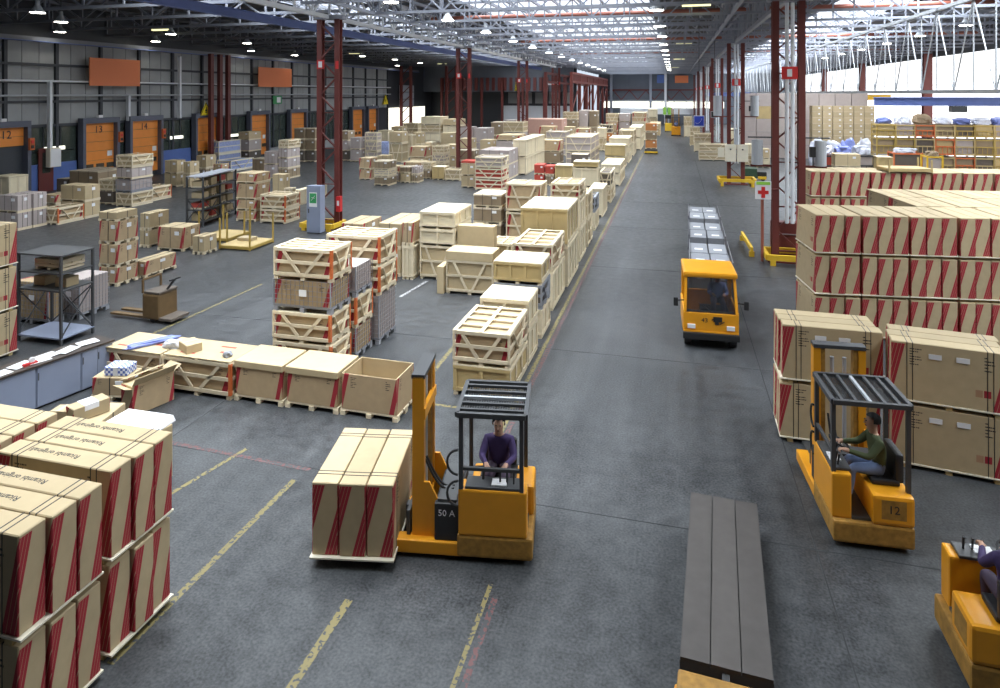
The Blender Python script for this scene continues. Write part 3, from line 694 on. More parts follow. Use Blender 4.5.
def unit(kind, label, loc, W, D, H, rz=0, group=None):
    nm, dsc, cat, fn = KIND[kind]
    t = thing(nm, label, cat, loc, rz, group); fn(t, W, D, H, lod_of(Vector(loc))); return t
def pos_word(i, n):
    if n == 2: return ('lower', 'upper')[i]
    if i == 0: return 'bottom'
    if i == n - 1: return 'topmost'
    return 'middle' if n == 3 else ('second', 'third', 'fourth')[i - 1]
PILES = []
def stack(desc, xL, xR, yb, levels, D, rz=0.0, group=None, deep=1):
    """one pile: pixel columns of the front face and the floor row of its right front corner; level heights in metres"""
    pr = gp(xR, yb)
    PILES.append(dict(desc=desc, x0=xat(xL, pr.y), x1=pr.x, y0=pr.y, y1=pr.y + deep * (D + .06), lv=levels, deep=deep, rz=rz, g=group))
def settle_piles(gap=.05):
    """make room: piles that would run into one another are cut shorter or narrower where they meet"""
    for it in range(6):
        for a in sorted(PILES, key=lambda q: q['y0']):
            for b in PILES:
                if a is b or b['y0'] < a['y0']: continue
                ox = min(a['x1'], b['x1']) - max(a['x0'], b['x0']) + gap; oy = min(a['y1'], b['y1']) - max(a['y0'], b['y0']) + gap
                if ox <= 0 or oy <= 0: continue
                if b['y0'] - gap - a['y0'] >= .6: a['y1'] = b['y0'] - gap
                elif ox < .45 * min(a['x1'] - a['x0'], b['x1'] - b['x0']):
                    w = b if (b['x1'] - b['x0']) > .5 else a; o = a if w is b else b
                    if w['x0'] < o['x0']: w['x1'] = o['x0'] - gap
                    else: w['x0'] = o['x1'] + gap
                else:
                    sft = a['y0'] + .6 + gap - b['y0']; b['y0'] += sft; b['y1'] += sft; a['y1'] = min(a['y1'], b['y0'] - gap)
def raise_piles():
    for q in PILES:
        W = q['x1'] - q['x0']; D = (q['y1'] - q['y0']) / q['deep'] - .06; rz = q['rz']; n = len(q['lv'])
        for j in range(q['deep']):
            z = 0.0
            for i, (k, h) in enumerate(q['lv']):
                nm, dsc, cat, fn = KIND[k]
                row = '' if q['deep'] == 1 else (' front row' if j == 0 else ' rear row')
                mk = lambda ds: '%s, %s in%s pile %s' % (ds, pos_word(i, n), row, q['desc']) if n > 1 else '%s%s %s' % (ds, row, q['desc'])
                lab = mk(dsc)
                if len(lab.split()) > 16: lab = mk(cat)
                sh = Vector((random.uniform(-.015, .015), random.uniform(-.015, .015), 0)) if i else Vector((0, 0, 0))
                c = Vector(((q['x0'] + q['x1']) / 2, q['y0'] + D / 2 + j * (D + .06), z)) + sh
                unit(k, lab, c, W, D, h, rz, q['g']); z += h
G1 = 'crates along the aisle'
# ---- row of crates along the aisle, nearest first
stack('nearest the reach truck at the row end', 453, 510, 401, [('gold', .69), ('lat', .76)], 2.1)
stack('second along the aisle row', 480, 528.5, 366, [('ply', .86), ('ply', .76)], 1.15)
stack('third along the aisle row', 494, 542, 339, [('ply', .80), ('latg', .66), ('gold', .62)], 1.25)
stack('fourth along the aisle row', 513, 553, 311, [('ply', 1.18), ('lat', .86)], 2.3)
stack('fifth and tallest plywood along the aisle row', 521, 568, 287, [('ply', 1.42), ('gold', 1.3)], 2.6)
stack('sixth along the aisle row', 551, 580, 262, [('ply', 1.3), ('ply', 1.15), ('lat', .68)], 1.9)
stack('seventh along the aisle row', 566, 588, 247, [('latp', 1.2), ('latp', 1.15)], 1.7)
stack('eighth along the aisle row', 577, 595, 231, [('ply', .9), ('latg', .75)], 1.8)
stack('ninth along the aisle row', 589, 603, 217, [('ply', 1.55)], 2.4)
stack('tenth along the aisle row', 573, 598, 206, [('gold', 1.1), ('ply', 1.15), ('gold', .4)], 2.0)
stack('just past the ninth crate of the aisle row', 599, 611, 203, [('latp', .9), ('latd', .95)], 3.2)
stack('halfway down the aisle row', 601, 620, 186, [('ply', .85), ('ply', .7)], 5.0)
stack('opposite the white lattice crate of the aisle', 605, 625, 168, [('gold', 1.0), ('gold', 1.05)], 2.2)
stack('behind two golden crates in the aisle row', 609, 629, 163, [('ply', .8), ('ply', .8), ('ply', .8)], 4.5)
stack('beside the dark tow load in the aisle', 619, 634, 156, [('ply', 1.4), ('latp', 1.35)], 4.5)
stack('next behind the dark tow load', 629, 641, 150, [('ply', 1.4), ('ply', 1.3)], 8)
stack('tall far pile of the aisle row', 632, 646, 141, [('ply', 1.3), ('ply', 1.3), ('lat', 1.4)], 6)
stack('last white one of the aisle row', 649, 660, 136, [('kra', 1.0), ('kra', .9)], 9)
# ---- second file behind the aisle row
stack('holding two red crates, left of the aisle row', 475, 502, 191, [('red', .76), ('red', .76), ('latm', .8)], 2.0)
stack('left of the tall twin lattice crates', 473, 501, 241, [('str', .74), ('str', .74), ('str', .62)], 1.6)
stack('of twin tall crates behind plain cartons', 506, 541, 243, [('lat', 1.32), ('lat', 1.32)], 1.5)
stack('of long mauve wall behind the red crates', 480, 509, 180, [('mau', 1.15), ('mau', 1.15)], 5.5)
stack('topped by two brown cartons, mid hall', 496, 519, 166, [('mau', 1.5), ('mau', .8), ('car', .55)], 3)
stack('crowned by V-braced crate near third column', 503, 523, 156, [('mau', 1.3), ('mau', 1.2), ('latp', 1.15)], 2.5)
stack('of long pale crates facing the mauve wall', 513, 526, 175, [('ply', 1.45), ('ply', 1.45)], 4.0, deep=2)
stack('with wide lids left of the dark bin', 541, 560, 164, [('str', 1.15), ('car', 1.1)], 2.2)
stack('of white lattice behind the wide-lid cartons', 546, 566, 156, [('latm', 1.3), ('latm', 1.3)], 3)
stack('of big mauve crates above the dark bin', 566, 591, 167, [('latm', 1.35), ('latm', 1.4)], 3.4, deep=2)
stack('with white label below the big mauve crates', 571, 588, 172, [('drk', 1.5)], 1.4)
stack('open to the front beside the dark bin', 555, 572, 187, [('gold', 1.55)], 1.3)
stack('left of the golden crate, mid hall', 534, 544, 186, [('rbx', .8), ('rbx', .75)], 1.2)
stack('between the red boxes and golden crate', 545, 554, 186, [('str', .75), ('rbx', .7)], 1.2)
stack('of pink cartons far down the hall', 524, 562, 150, [('pnk', 1.8), ('pnk', 1.85)], 4)
stack('in front of the pink carton wall', 539, 555, 153, [('pnk', 1.5), ('car', 1.5)], 2)
stack('far behind the big mauve crates', 563, 577, 145, [('latm', 1.0), ('car', 1.1), ('str', 1.2), ('latp', 1.0)], 3)
stack('of grey goods left of the orange boxes', 579, 588, 144, [('mau', 2.2), ('mau', 2.3)], 3)
stack('of dark goods left of the orange boxes', 589, 597, 144, [('str', 2.2), ('str', 2.2)], 3)
stack('far left of the golden crate pair', 587, 598, 142, [('org', 1.2), ('org', 1.2)], 2)
stack('far right in the orange-brown group', 600, 612, 142, [('org', 1.2), ('latd', 1.2)], 2)
stack('behind the orange-brown group', 606, 618, 140, [('car', 1.3), ('car', 1.3), ('latp', 1.2)], 3)
stack('of grey goods right of the orange-brown group', 619, 630, 140, [('mau', 1.3), ('mau', 1.3), ('mau', 1.2)], 3)
# ---- three tall piles around the open floor
stack('standing tallest on the open floor', 273, 331, 378, [('lato', .74), ('lato', .74), ('cagek', .78), ('lato', .77)], 1.1)
stack('tucked between the two tallest floor piles', 310, 356, 360, [('cagek', .8), ('lato', .78), ('cage', .8)], 1.1)
stack('rear right of the tallest floor pile', 326, 379, 345, [('cage', 1.32), ('lato', .78), ('lato', .80)], 1.15)
# ---- cluster behind them
stack('just right of the yellow column guard', 341, 363, 263, [('kra', .75), ('car', .8)], 1.8)
stack('behind the rear slatted pile', 378, 401, 277, [('kra', 1.0), ('kra', .95)], 2.2)
stack('with a red-edged carton on it', 402, 413, 280, [('ply', 1.22), ('car', .85)], 1.5)
stack('with two white crates on a slatted one', 420, 455, 281, [('latp', 1.22), ('ply', .62), ('ply', .62)], 2.0)
stack('under a flat carton before white crates', 445, 493, 297, [('latp', 1.14), ('box', .30)], .95)
stack('standing tall behind the flat-carton crate', 449, 494, 283, [('box', 2.0)], .42)
stack('at the left foot of slatted crate', 437, 443.5, 294, [('box', .92)], .7)
stack('low between plain cartons and aisle row', 489, 512, 277, [('latp', 1.2)], 1.3)
# ---- middle distance, left of the second column
stack('left end of the mid-hall jumble', 359, 371, 180, [('car', .8), ('car', .9)], 1.2)
stack('second from left in the mid-hall jumble', 374, 389, 186, [('str', .65), ('latm', .5), ('str', .65)], 1.4)
stack('by the empty pallet in the jumble', 400, 410, 183, [('kra', .7), ('str', .5)], 1.2)
stack('right beside the empty pallet', 410, 418, 183, [('str', .6), ('mau', .6)], 1.2)
stack('lying behind the empty pallet', 403, 421, 176, [('car', 1.1)], 2.0)
stack('of two cartons mid-hall before white crates', 410, 426, 168, [('kra', .9), ('car', 1.0)], 1.6)
stack('tall with a tilted carton on top', 389, 402, 163, [('latp', 1.9), ('kra', 1.1)], 1.6)
stack('of grey lattice crates near the orange doors', 365, 377, 162, [('latm', 1.0), ('latm', 1.0), ('latm', .9)], 1.8)
stack('beside the grey lattice pile', 380, 388, 161, [('blx', 1.9)], 1)
stack('square, left of the white low crate', 432, 444, 180, [('gold', 1.02)], 1.2)
stack('low and white, left of the red-lidded cartons', 445, 460, 181, [('latp', .86)], 1.3)
stack('with a red lid by the second column', 461, 475, 188, [('kra', .85), ('kra', .85), ('rbx', .22)], 1.3)
stack('foot of the second column', 456, 474, 172, [('str', .9), ('str', .95)], 1.5)
stack('of plain cartons left of the second column', 445, 456, 168, [('kra', 1.0), ('kra', 1.1)], 1.5)
stack('of white lattice left of the second column', 432, 444, 172, [('latp', .75), ('latm', .75), ('latp', .7)], 1.5)
stack('far left-centre pale pile', 421, 440, 150, [('latp', 1.0), ('ply', 1.0), ('latp', 1.0), ('ply', .95)], 3)
stack('far pile behind the second column', 443, 458, 150, [('kra', .95), ('kra', .95), ('ply', .95), ('kra', .8)], 3)
stack('of mauve goods right of the second column', 474, 488, 158, [('mau', 1.5), ('mau', 1.6)], 2.5)
stack('dark, beside mauve goods past second column', 491, 502, 150, [('str', 1.7), ('str', 1.6)], 2.5)
stack('with plain boxes past second column', 480, 492, 165, [('mau', 1.2), ('kra', 1.15)], 1.6)
# ---- left, by the dock doors
stack('four high in front of dock doors', 116, 132, 207, [('latp', .82), ('cage', .82), ('mau', .66), ('latp', .76)], 1.9)
stack('single, right foot of the four-high pile', 136, 149, 202, [('lato', .85)], 1.9)
stack('left of the four-high pile', 98, 113, 205, [('drk', .8), ('latp', .72)], 1.2)
stack('wide brown one with lid before door 13', 69, 98, 196, [('str', 1.6)], 2.4)
stack('small dark one left of the wide brown', 56, 68, 194, [('drk', 1.0)], 1.0)
stack('of golden kraft pair near the dock doors', 60, 85, 219, [('kra', .9), ('kra', .88)], 1.0)
stack('low, before the golden kraft pair', 44, 58, 225, [('lato', .84)], 2.1)
stack('behind the low orange-cornered crate', 42, 56, 214, [('car', .5), ('car', .55)], 1.6)
stack('of mauve goods near the left edge', -2, 18, 231, [('mau', .86), ('mau', .86)], 1.15, deep=2)
stack('cream, at the left edge behind mauve goods', -8, 9, 209, [('ply', 1.9)], 1.2)
stack('with white label behind the left shelving', 14, 48, 326, [('cagek', 1.25)], 1.0)
stack('right of another wire crate behind left shelving', 51, 74, 322, [('cage', 1.2)], 1.1)
stack('four high near the left shelving', 98, 117, 287, [('car', .66), ('car', .80), ('car', .82), ('kra', .32)], 1.9)
stack('low behind the four-high carton pile', 132, 145, 279, [('car', .62)], 1.6)
stack('behind the four-high carton pile', 139, 149, 248, [('kra', .75), ('kra', .75)], 1.2)
stack('with red slashes among yellow posts', 157, 183, 252, [('car', 1.02)], 1.1)
stack('small and pale beside the yellow post pallet', 192, 204, 255, [('kra', .76)], .85)
stack('four high right of the dark shelving', 236, 256, 222, [('car', .55), ('car', .58), ('car', .85), ('car', .56)], 1.3)
stack('of two orange-cornered crates before red column', 260, 285, 224, [('lato', .72), ('lato', .74)], 1.4)
stack('standing behind the two orange-cornered crates', 272, 284, 203, [('ply', .5), ('kra', 1.25)], .7)
stack('long and low behind orange-cornered crates', 291, 298, 206, [('ply', .9)], 3.2)
stack('short before the long low crate', 284, 291, 207, [('latp', 1.1)], 1.0)
stack('of grey boxes left of red column', 277, 288, 179, [('str', .8), ('mau', .8), ('mau', .8), ('latp', .65)], 1.8)
stack('taller grey, left of the grey boxes', 264, 276, 179, [('mau', 1.1), ('mau', 1.05)], 1.2)
stack('lone dark, before the blue parcels', 252, 264, 173, [('str', 1.2)], 1.5)
stack('behind the blue parcel crates', 238, 249, 163, [('drk', 1.1), ('mau', 1.1), ('kra', .8)], 2)
stack('of blue parcels below the yellow warning sign', 208, 219, 167, [('blu', 1.15), ('blu', 1.2)], 3.2)
stack('right of the blue parcel pile', 217, 231, 172, [('blu', .95)], 3.2)
stack('before the blue wall panel', 164, 177, 187, [('kra', .95), ('kra', .95)], .9)
stack('right of the golden cartons by blue panel', 183, 190, 188, [('kra', .95), ('kra', .9)], 1.0)
stack('brown pair behind the shelving', 196, 206, 181, [('str', .95), ('kra', 1.0)], 1.2)
stack('with red marks behind the shelving', 213, 221, 183, [('car', .8), ('car', .6)], 1.0)
stack('left column of the dark pile by red column', 294, 304, 162, [('drk', 1.1), ('str', 1.1), ('str', 1.1)], 1.5)
stack('right column of the dark pile by red column', 304.6, 315, 162, [('drk', 1.1), ('str', 1.1), ('str', 1.1)], 1.5)
stack('just right of the nearest left column', 339, 348, 161, [('drk', 1.0), ('mau', 1.0), ('str', 1.0)], 1.5)
stack('of mauve goods right of nearest left column', 350, 360, 162, [('mau', 1.2), ('mau', 1.2)], 1.5)
# ---- far right, past the columns
stack('wide and low at the foot of second right column', 699, 728, 161, [('latp', .85), ('latp', .8)], 1.6)
stack('behind the wide low slatted crates', 694, 712, 152, [('ply', 1.1), ('latp', 1.0)], 2)
stack('left edge of far right jumble', 690, 700, 146, [('kra', 1.2), ('latp', 1.2)], 3)
stack('behind the second right column', 744, 756, 166, [('latp', 1.0), ('ply', 1.0)], 1.6)
stack('right of the second right column', 757, 770, 168, [('ply', .8), ('kra', .9)], 1.4)
stack('between the right columns', 729, 739, 150, [('kra', 1.2), ('ply', 1.3)], 2)
stack('low, right of nearest right column', 835, 861, 184, [('ply', 1.2), ('kra', 1.0)], 1.3)
stack('low, left of the orange stillage', 878, 893, 184, [('gold', 2.0)], 1.3)

# fill of the mid-hall jumble
for (d_, a_, b_, y_, l_, D_) in (
    ('low, between strapped pile and empty pallet', 390, 399, 182, [('mau', .7), ('car', .5)], 1.1), ('just left of the square golden crate', 421, 431, 179, [('str', .7), ('latp', .6)], 1.2),
    ('behind the left end of the jumble', 377, 388, 172, [('latm', .9), ('kra', .5)], 1.2), ('narrow, behind the square golden crate', 425, 431.5, 166, [('latp', 1.2), ('ply', 1.0)], 1.2),
    ('tall and narrow, jumble centre', 404, 412, 158, [('latp', 2.4)], 1.2), ('right of the tall narrow crate', 413, 421, 157, [('latp', 1.3), ('kra', 1.3)], 1.2),
    ('rear left of the jumble', 365, 376, 153, [('kra', 1.0), ('mau', 1.1)], 1.6), ('before the far orange doors', 378, 388, 151, [('ply', 1.2), ('ply', 1.2)], 1.6),
    ('before the bright loading mouth', 391, 402, 149, [('mau', 1.4), ('kra', 1.3)], 1.6), ('right of the bright loading mouth', 403, 418, 146, [('ply', 1.5), ('latp', 1.4)], 2.0),
    ('left of the far pale pile foot', 459, 472, 162, [('mau', 1.2), ('kra', 1.1)], 1.6), ('rear of the second column', 460, 473, 154, [('mau', 1.6), ('mau', 1.4)], 1.6),
    ('between far pile and second column', 441, 455, 158, [('latp', 1.3), ('kra', 1.3)], 1.6), ('behind the V-braced crate', 504, 516, 147, [('car', 1.8), ('mau', 1.6)], 2),
    ('behind the golden pair of the aisle row', 597, 605, 151, [('latp', 1.5), ('ply', 1.2)], 2), ('behind the big mauve crates', 577, 590, 152, [('kra', 1.4), ('car', 1.3)], 1.6),
    ('beside the pink carton wall', 564, 574, 152, [('latp', 1.6), ('kra', 1.3)], 1.6), ('small, behind the white crate pair', 467, 477, 250, [('box', .95)], 1.2),
    ('far, left of the hanging arrow sign', 648, 657, 128, [('latp', 2.0), ('ply', 1.6)], 5), ('far right of the aisle end', 684, 692, 137, [('ply', 1.6), ('latp', 1.5)], 4)):
    stack(d_, a_, b_, y_, l_, D_)
settle_piles(); raise_piles()
# ================================================================== striped cartons on thin pallets
CL_, CW_, CH_, PH_ = 1.76, .33, 1.04, .10
def pallet(loc, rz, W, D, lab):
    t = thing('thin_pallet', lab, 'pallet', loc, rz, None)
    rng('deck', 'cream', t, -W / 2 - .03, W / 2 + .03, -D / 2 - .01, D / 2 + .01, PH_ - .022, PH_)
    for k in (-1, 0, 1): rng('runner', 'gold', t, k * (W / 2 - .16) - .05, k * (W / 2 - .16) + .05, -D / 2 + .01, D / 2 - .01, 0, PH_ - .022)
    return t
def striped(loc, rz, lab, L=CL_, Wd=CW_, Hh=CH_, detail=False, txt=False, group=None):
    """long axis along local x, ends carry the slanted stripes"""
    t = thing('striped_carton', lab, 'carton', loc, rz, group)
    root = t; t = carton('box', t, (0, 0, 0), L, Wd, Hh, 'stripe_side', 'stripe_end', 'kraft')
    if detail:
        for x in (-L * .36, -L * .31, L * .33, L * .38):
            box('strap', 'strap', t, (x, 0, Hh + .002), (.012, Wd + .004, .005)); box('strap', 'strap', t, (x, -Wd / 2 - .001, Hh / 2), (.012, .005, Hh))
        if txt: lettering('Ricambi originali', .115, 'black', t, (-L * .08, 0, Hh + .001), (0, 0, R(180)))
    return root
def load(c, rz, nlev, desc, order, detail=False, txt=False, L=CL_, Wd=CW_, z0=0.0, labels2=False, skip=None):
    """pallet loads: three cartons side by side per level"""
    ax = Vector((-math.sin(rz), math.cos(rz), 0))
    for i in range(nlev):
        z = z0 + i * (CH_ + PH_); lv = pos_word(i, nlev) if nlev > 1 else 'only'
        if skip and skip(i): continue
        pallet((c[0], c[1], z), rz, L, Wd * 3, 'cream pallet under %s striped cartons, %s' % (lv, desc))
        for k in range(3):
            p = Vector((c[0], c[1], z + PH_)) + ax * ((k - 1) * Wd)
            p += Vector((math.cos(rz), math.sin(rz), 0)) * random.uniform(-.035, .035)
            o = striped(p, rz, 'striped carton, %s of three, %s tier, %s' % (order[k], lv, desc), L, Wd - .018, CH_, detail, txt)
            if labels2 and k == 0:
                for x in (-.2, .22): box('label', 'paper', o, (x, -Wd / 2 - .003, CH_ * .80), (.2, .006, .09))
near3 = ('nearest', 'middle', 'farthest'); lr3 = ('left', 'middle', 'right')
load((-6.44 - CL_ / 2, 5.74), 0, 2, 'pile at bottom left corner', near3, True, True)
load((-6.50 - CL_ / 2, 6.92), 0, 2, 'pile behind the bottom left corner pile', near3, True, True)
load((-8.42 - CL_ / 2, 6.95), 0, 2, 'pile at left edge under the small boxes', near3, True)
p = gp(17, 353); load((p.x - CW_ * 1.5, p.y - CL_ / 2), R(90), 3, 'tall pile at left edge before shelving', near3, True)
# carried by the reach truck
load((-4.60, 9.34, 0), R(90 + 11), 1, 'on the reach truck forks', ('left', 'middle', 'right')[::-1], True, L=1.56, Wd=.40, z0=.06)
# right front piles
load((2.92, 14.36), R(-1), 2, 'pile behind the right-hand truck mast', near3, True, labels2=True)
load((4.80, 13.86), R(-8), 2, 'pile at right of the right-hand truck', near3, True, labels2=True)
load((6.72, 13.66), R(-8), 2, 'pile cut by the right edge', near3, True, labels2=True)
# big block behind: front row, two rows behind it, and the row beyond
def block(x0, y0, rz, n, rows, desc, first=0, Wd=.395, L=1.76):
    ux = Vector((math.cos(rz), math.sin(rz), 0)); uy = Vector((-math.sin(rz), math.cos(rz), 0))
    for r in range(rows):
        for k in range(n):
            c = Vector((x0, y0, 0)) + ux * ((k + .5) * (3 * Wd + .05)) + uy * ((r + .5) * (L + .08))
            d = '%s pallet, %s' % (nth(k), desc if rows == 1 else desc[r])
            load((c.x, c.y), rz + R(90), 3, d, ('right', 'middle', 'left'), Wd=Wd, L=L)
block(3.78, 19.95, R(7), 6, 1, 'front right-block row')
bx = Vector((3.55, 19.9, 0)) + Vector((math.cos(R(7)), math.sin(R(7)), 0)) * 3.7 + Vector((-math.sin(R(7)), math.cos(R(7)), 0)) * 1.9
block(bx.x, bx.y, R(7), 4, 2, ('second right-block row', 'rear right-block row'))
block(5.7, 30.9, R(9), 8, 1, 'far right striped row')
# ================================================================== people
def skin_mesh(name, verts, edges, radii, mats, matfn, sub=1):
    me = bpy.data.meshes.new(name); me.from_pydata(verts, edges, []); o = bpy.data.objects.new(name, me); C.objects.link(o)
    md = o.modifiers.new('skin', 'SKIN'); md.use_smooth_shade = True
    for i, r in enumerate(radii): me.skin_vertices[0].data[i].radius = r if isinstance(r, tuple) else (r, r)
    me.skin_vertices[0].data[0].use_root = True
    sb = o.modifiers.new('sub', 'SUBSURF'); sb.levels = sub
    dg = bpy.context.evaluated_depsgraph_get(); out = bpy.data.meshes.new_from_object(o.evaluated_get(dg))
    C.objects.unlink(o); bpy.data.objects.remove(o); out.name = name
    out.materials.clear()
    for k in mats: out.materials.append(M[k])
    for p in out.polygons: p.material_index = matfn(p.center)
    out.shade_smooth(); return out
def seated_person(label, loc, rz, top, legs, lean=.06, reach=.42, hz=.50):
    """sits facing local +y; origin under the hips at seat height"""
    V, E, Rr = [], [], []
    def v(p, r, par=None):
        V.append(p); Rr.append(r)
        if par is not None: E.append((par, len(V) - 1))
        return len(V) - 1
    pel = v((0, 0, .11), (.16, .13)); sp = v((0, lean * .4, .28), (.155, .12), pel); ch = v((0, lean, .46), (.175, .125), sp)
    nk = v((0, lean + .02, .60), .06, ch); j = v((0, lean + .045, .68), (.068, .08), nk); hd = v((0, lean + .05, .78), (.082, .10), j); ht = v((0, lean + .04, .86), (.06, .08), hd)
    for s in (-1, 1):
        sh = v((s * .19, lean, .52), .075, ch); el = v((s * .25, lean + .16, .33), .055, sh); wr = v((s * .15, lean + reach, .36), .036, el)
        pm = v((s * .13, lean + reach + .07, .365), (.040, .024), wr)
        for f in range(4):
            bx = s * (.105 + f * .018); ln = (.040, .052, .048, .036)[f]
            k1 = v((bx, lean + reach + .115, .372), .0095, pm); k2 = v((bx, lean + reach + .115 + ln * .7, .355), .009, k1); v((bx, lean + reach + .105 + ln * .6, .325), .008, k2)
        t1 = v((s * .085, lean + reach + .07, .35), .011, pm); v((s * .072, lean + reach + .105, .335), .009, t1)
        hp = v((s * .10, .05, .09), .105, pel); kn = v((s * .13, .43, .10), .075, hp); an = v((s * .12, .46, .10 - hz + .10), .045, kn)
        ft = v((s * .12, .50, .10 - hz + .035), (.045, .04), an); v((s * .125, .66, .10 - hz + .03), (.04, .03), ft)
    def mf(c):
        if c.z > .605 and abs(c.x) < .12: return 2
        if c.y > lean + reach + .005 and c.z > .25: return 2
        if c.z < .10 - hz + .085: return 3
        if c.z < .19 and not (c.y > .2 and c.z > .2) : return 1
        return 0
    me = skin_mesh('person_body', V, E, Rr, (top, legs, 'skin', 'black'), mf, 2)
    t = thing('person', label, 'person', loc, rz); link(bpy.data.objects.new('body', me), t)
    bm = bmesh.new(); bmesh.ops.create_uvsphere(bm, u_segments=14, v_segments=10, radius=1)
    for q in list(bm.verts):
        if q.co.z < -.35 or (q.co.y > .45 and q.co.z < .35): bm.verts.remove(q)
    hm = bpy.data.meshes.new('hair'); bm.to_mesh(hm); bm.free(); hm.materials.append(M['hair']); hm.shade_smooth()
    h = link(bpy.data.objects.new('hair', hm), t); h.location = (0, lean + .028, .805); h.scale = (.105, .122, .108)
    m = MB(); m.add([(-.016, lean + .135, .745), (.016, lean + .135, .745), (0, lean + .172, .75), (0, lean + .14, .80)], [(0, 1, 2), (1, 3, 2), (3, 0, 2), (0, 3, 1)]); m.build('nose', 'skin', t)
    for s in (-1, 1):
        rng('eye', 'black', t, s * .034 - .011, s * .034 + .011, lean + .128, lean + .146, .79, .80)
        MB().cyl((s * .082, lean + .03, .775), (s * .098, lean + .03, .775), .026, .02, 8).build('ear', 'skin', t)
    rng('mouth', 'red_steel', t, -.022, .022, lean + .125, lean + .140, .708, .716)
    return t

# ================================================================== reach trucks (forward = local +y)
def reach_truck(label, loc, rz, num, fork_len=1.15, mast_h=2.42, guard=True):
    t = thing('reach_truck', label, 'forklift', loc, rz)
    MB().box(-.56, .56, -.58, .52, .08, .40).build('chassis', 'orange_worn', t, bevel=.04)
    for s in (-1, 1):
        l = MB().box(s * .44 - .10, s * .44 + .10, .45, 1.72, .07, .26).build('straddle_leg', 'orange', t, bevel=.02)
        for yy in (1.52, .62): MB().cyl((s * .44 - .05, yy, .09), (s * .44 + .05, yy, .09), .09, n=12).build('wheel', 'black', t)
    MB().cyl((-.10, -.38, .14), (.10, -.38, .14), .14, n=14).build('wheel', 'black', t)
    rb = MB().box(-.02, .56, -.58, .40, .40, .84).build('rear_body', 'orange', t, bevel=.05)
    db = MB().box(-.56, -.28, -.50, .50, .40, 1.06).build('dash_body', 'orange', t, bevel=.03)
    MB().box(-.28, -.02, -.50, .40, .40, .44).build('foot_well', 'charcoal', t)
    MB().box(-.50, .52, .50, .86, .26, .80).build('battery_box', 'black', t, bevel=.02)
    b = MB(); b.box(-.46, .48, .54, .82, .80, .84); b.build('battery_cover', 'charcoal', t)
    s_ = MB().box(.06, .46, -.30, .26, .84, .92).build('seat', 'black', t, bevel=.03); MB().box(.40, .52, -.28, .24, .88, 1.32).build('seat_back', 'black', t, bevel=.04)
    c = MB().box(-.54, -.26, -.40, .40, 1.06, 1.10).build('console', 'charcoal', t, bevel=.01)
    MB().cyl((-.34, .16, 1.08), (-.28, .16, 1.22), .02, n=8).build('steering_column', 'black', t)
    m = MB(); n = 16; cen = Vector((-.27, .16, 1.23)); ax = Vector((.45, 0, 1)).normalized(); e1 = Vector((0, 1, 0)); e2 = ax.cross(e1)
    for i in range(n):
        a0, a1 = 2 * math.pi * i / n, 2 * math.pi * (i + 1) / n
        m.bar(cen + .15 * (math.cos(a0) * e1 + math.sin(a0) * e2), cen + .15 * (math.cos(a1) * e1 + math.sin(a1) * e2), .022)
    m.bar(cen - .15 * e1, cen + .15 * e1, .018); m.build('steering_wheel', 'black', t)
    for k in range(3): MB().cyl((-.42, -.3 + k * .1, 1.1), (-.40, -.3 + k * .1, 1.26), .012, .018, 8).build('lever', 'black', t)
    MB().box(-.50, -.34, -.20, .02, 1.10, 1.12).build('papers', 'paper', t)
    # overhead guard
    if guard:
        for (x, y) in ((-.52, -.42), (.52, -.42), (-.52, .46), (.52, .46)): bar('guard_post', 'charcoal', t, (x, y, .8 if x > 0 else 1.0), (x * 1.0, y, 2.12), .06)
        m = MB()
        for s in (-1, 1): m.box(s * .54 - .03, s * .54 + .03, -.48, .52, 2.10, 2.17); m.box(-.54, .54, s * .5 - .03 + .02, s * .5 + .03 + .02, 2.10, 2.17)
        m.build('guard_frame', 'charcoal', t)
        for k in range(5): box('guard_slat', 'grey' if k == 2 else 'charcoal', t, (-.40 + .2 * k, .02, 2.145), (.045, .96, .04))
        m = MB()
        for k in range(26): m.box(-.54, .54, -.46 + k * .038 - .005, -.46 + k * .038 + .005, 2.118, 2.128)
        for k in range(28): m.box(-.53 + k * .039 - .005, -.53 + k * .039 + .005, -.47, .51, 2.110, 2.118)
        m.build('guard_mesh', 'charcoal', t)
        bar('guard_rail', 'charcoal', t, (-.52, -.42, 1.35), (-.52, .46, 1.35), .045)
    # mast, carriage, forks
    y = 1.12
    for s in (-1, 1):
        m = MB(); m.box(s * .36 - .06, s * .36 + .06, y - .09, y + .09, .10, mast_h); m.build('mast_rail', 'orange', t, bevel=.01)
        m = MB(); m.box(s * .26 - .035, s * .26 + .035, y - .07, y + .07, .16, mast_h - .05); m.build('inner_mast_rail', 'orange_worn', t)
    for z in (.55, mast_h - .55): rng('mast_crossbar', 'orange', t, -.42, .42, y - .11, y - .05, z - .08, z + .08)
    rng('mast_crossbar', 'charcoal', t, -.42, .42, y - .1, y + .1, mast_h - .03, mast_h + .03)
    for x in (-.1, .1): MB().cyl((x, y, .2), (x, y, mast_h - .2), .035, n=10).build('lift_cylinder', 'grey', t)
    for s in (-1, 1): MB().prism([(.55, .26), (1.05, .26), (1.05, 1.05), (.95, 1.05)], s * .40 - .02, s * .40 + .02).build('mast_gusset', 'orange', t)
    rng('carriage', 'charcoal', t, -.42, .42, y + .12, y + .17, .08, .62)
    for s in (-1, 1):
        f = MB(); f.box(s * .2 - .06, s * .2 + .06, y + .17, y + .22, .03, .6); f.box(s * .2 - .06, s * .2 + .06, y + .17, y + .17 + fork_len, .015, .055); f.build('fork', 'charcoal', t)
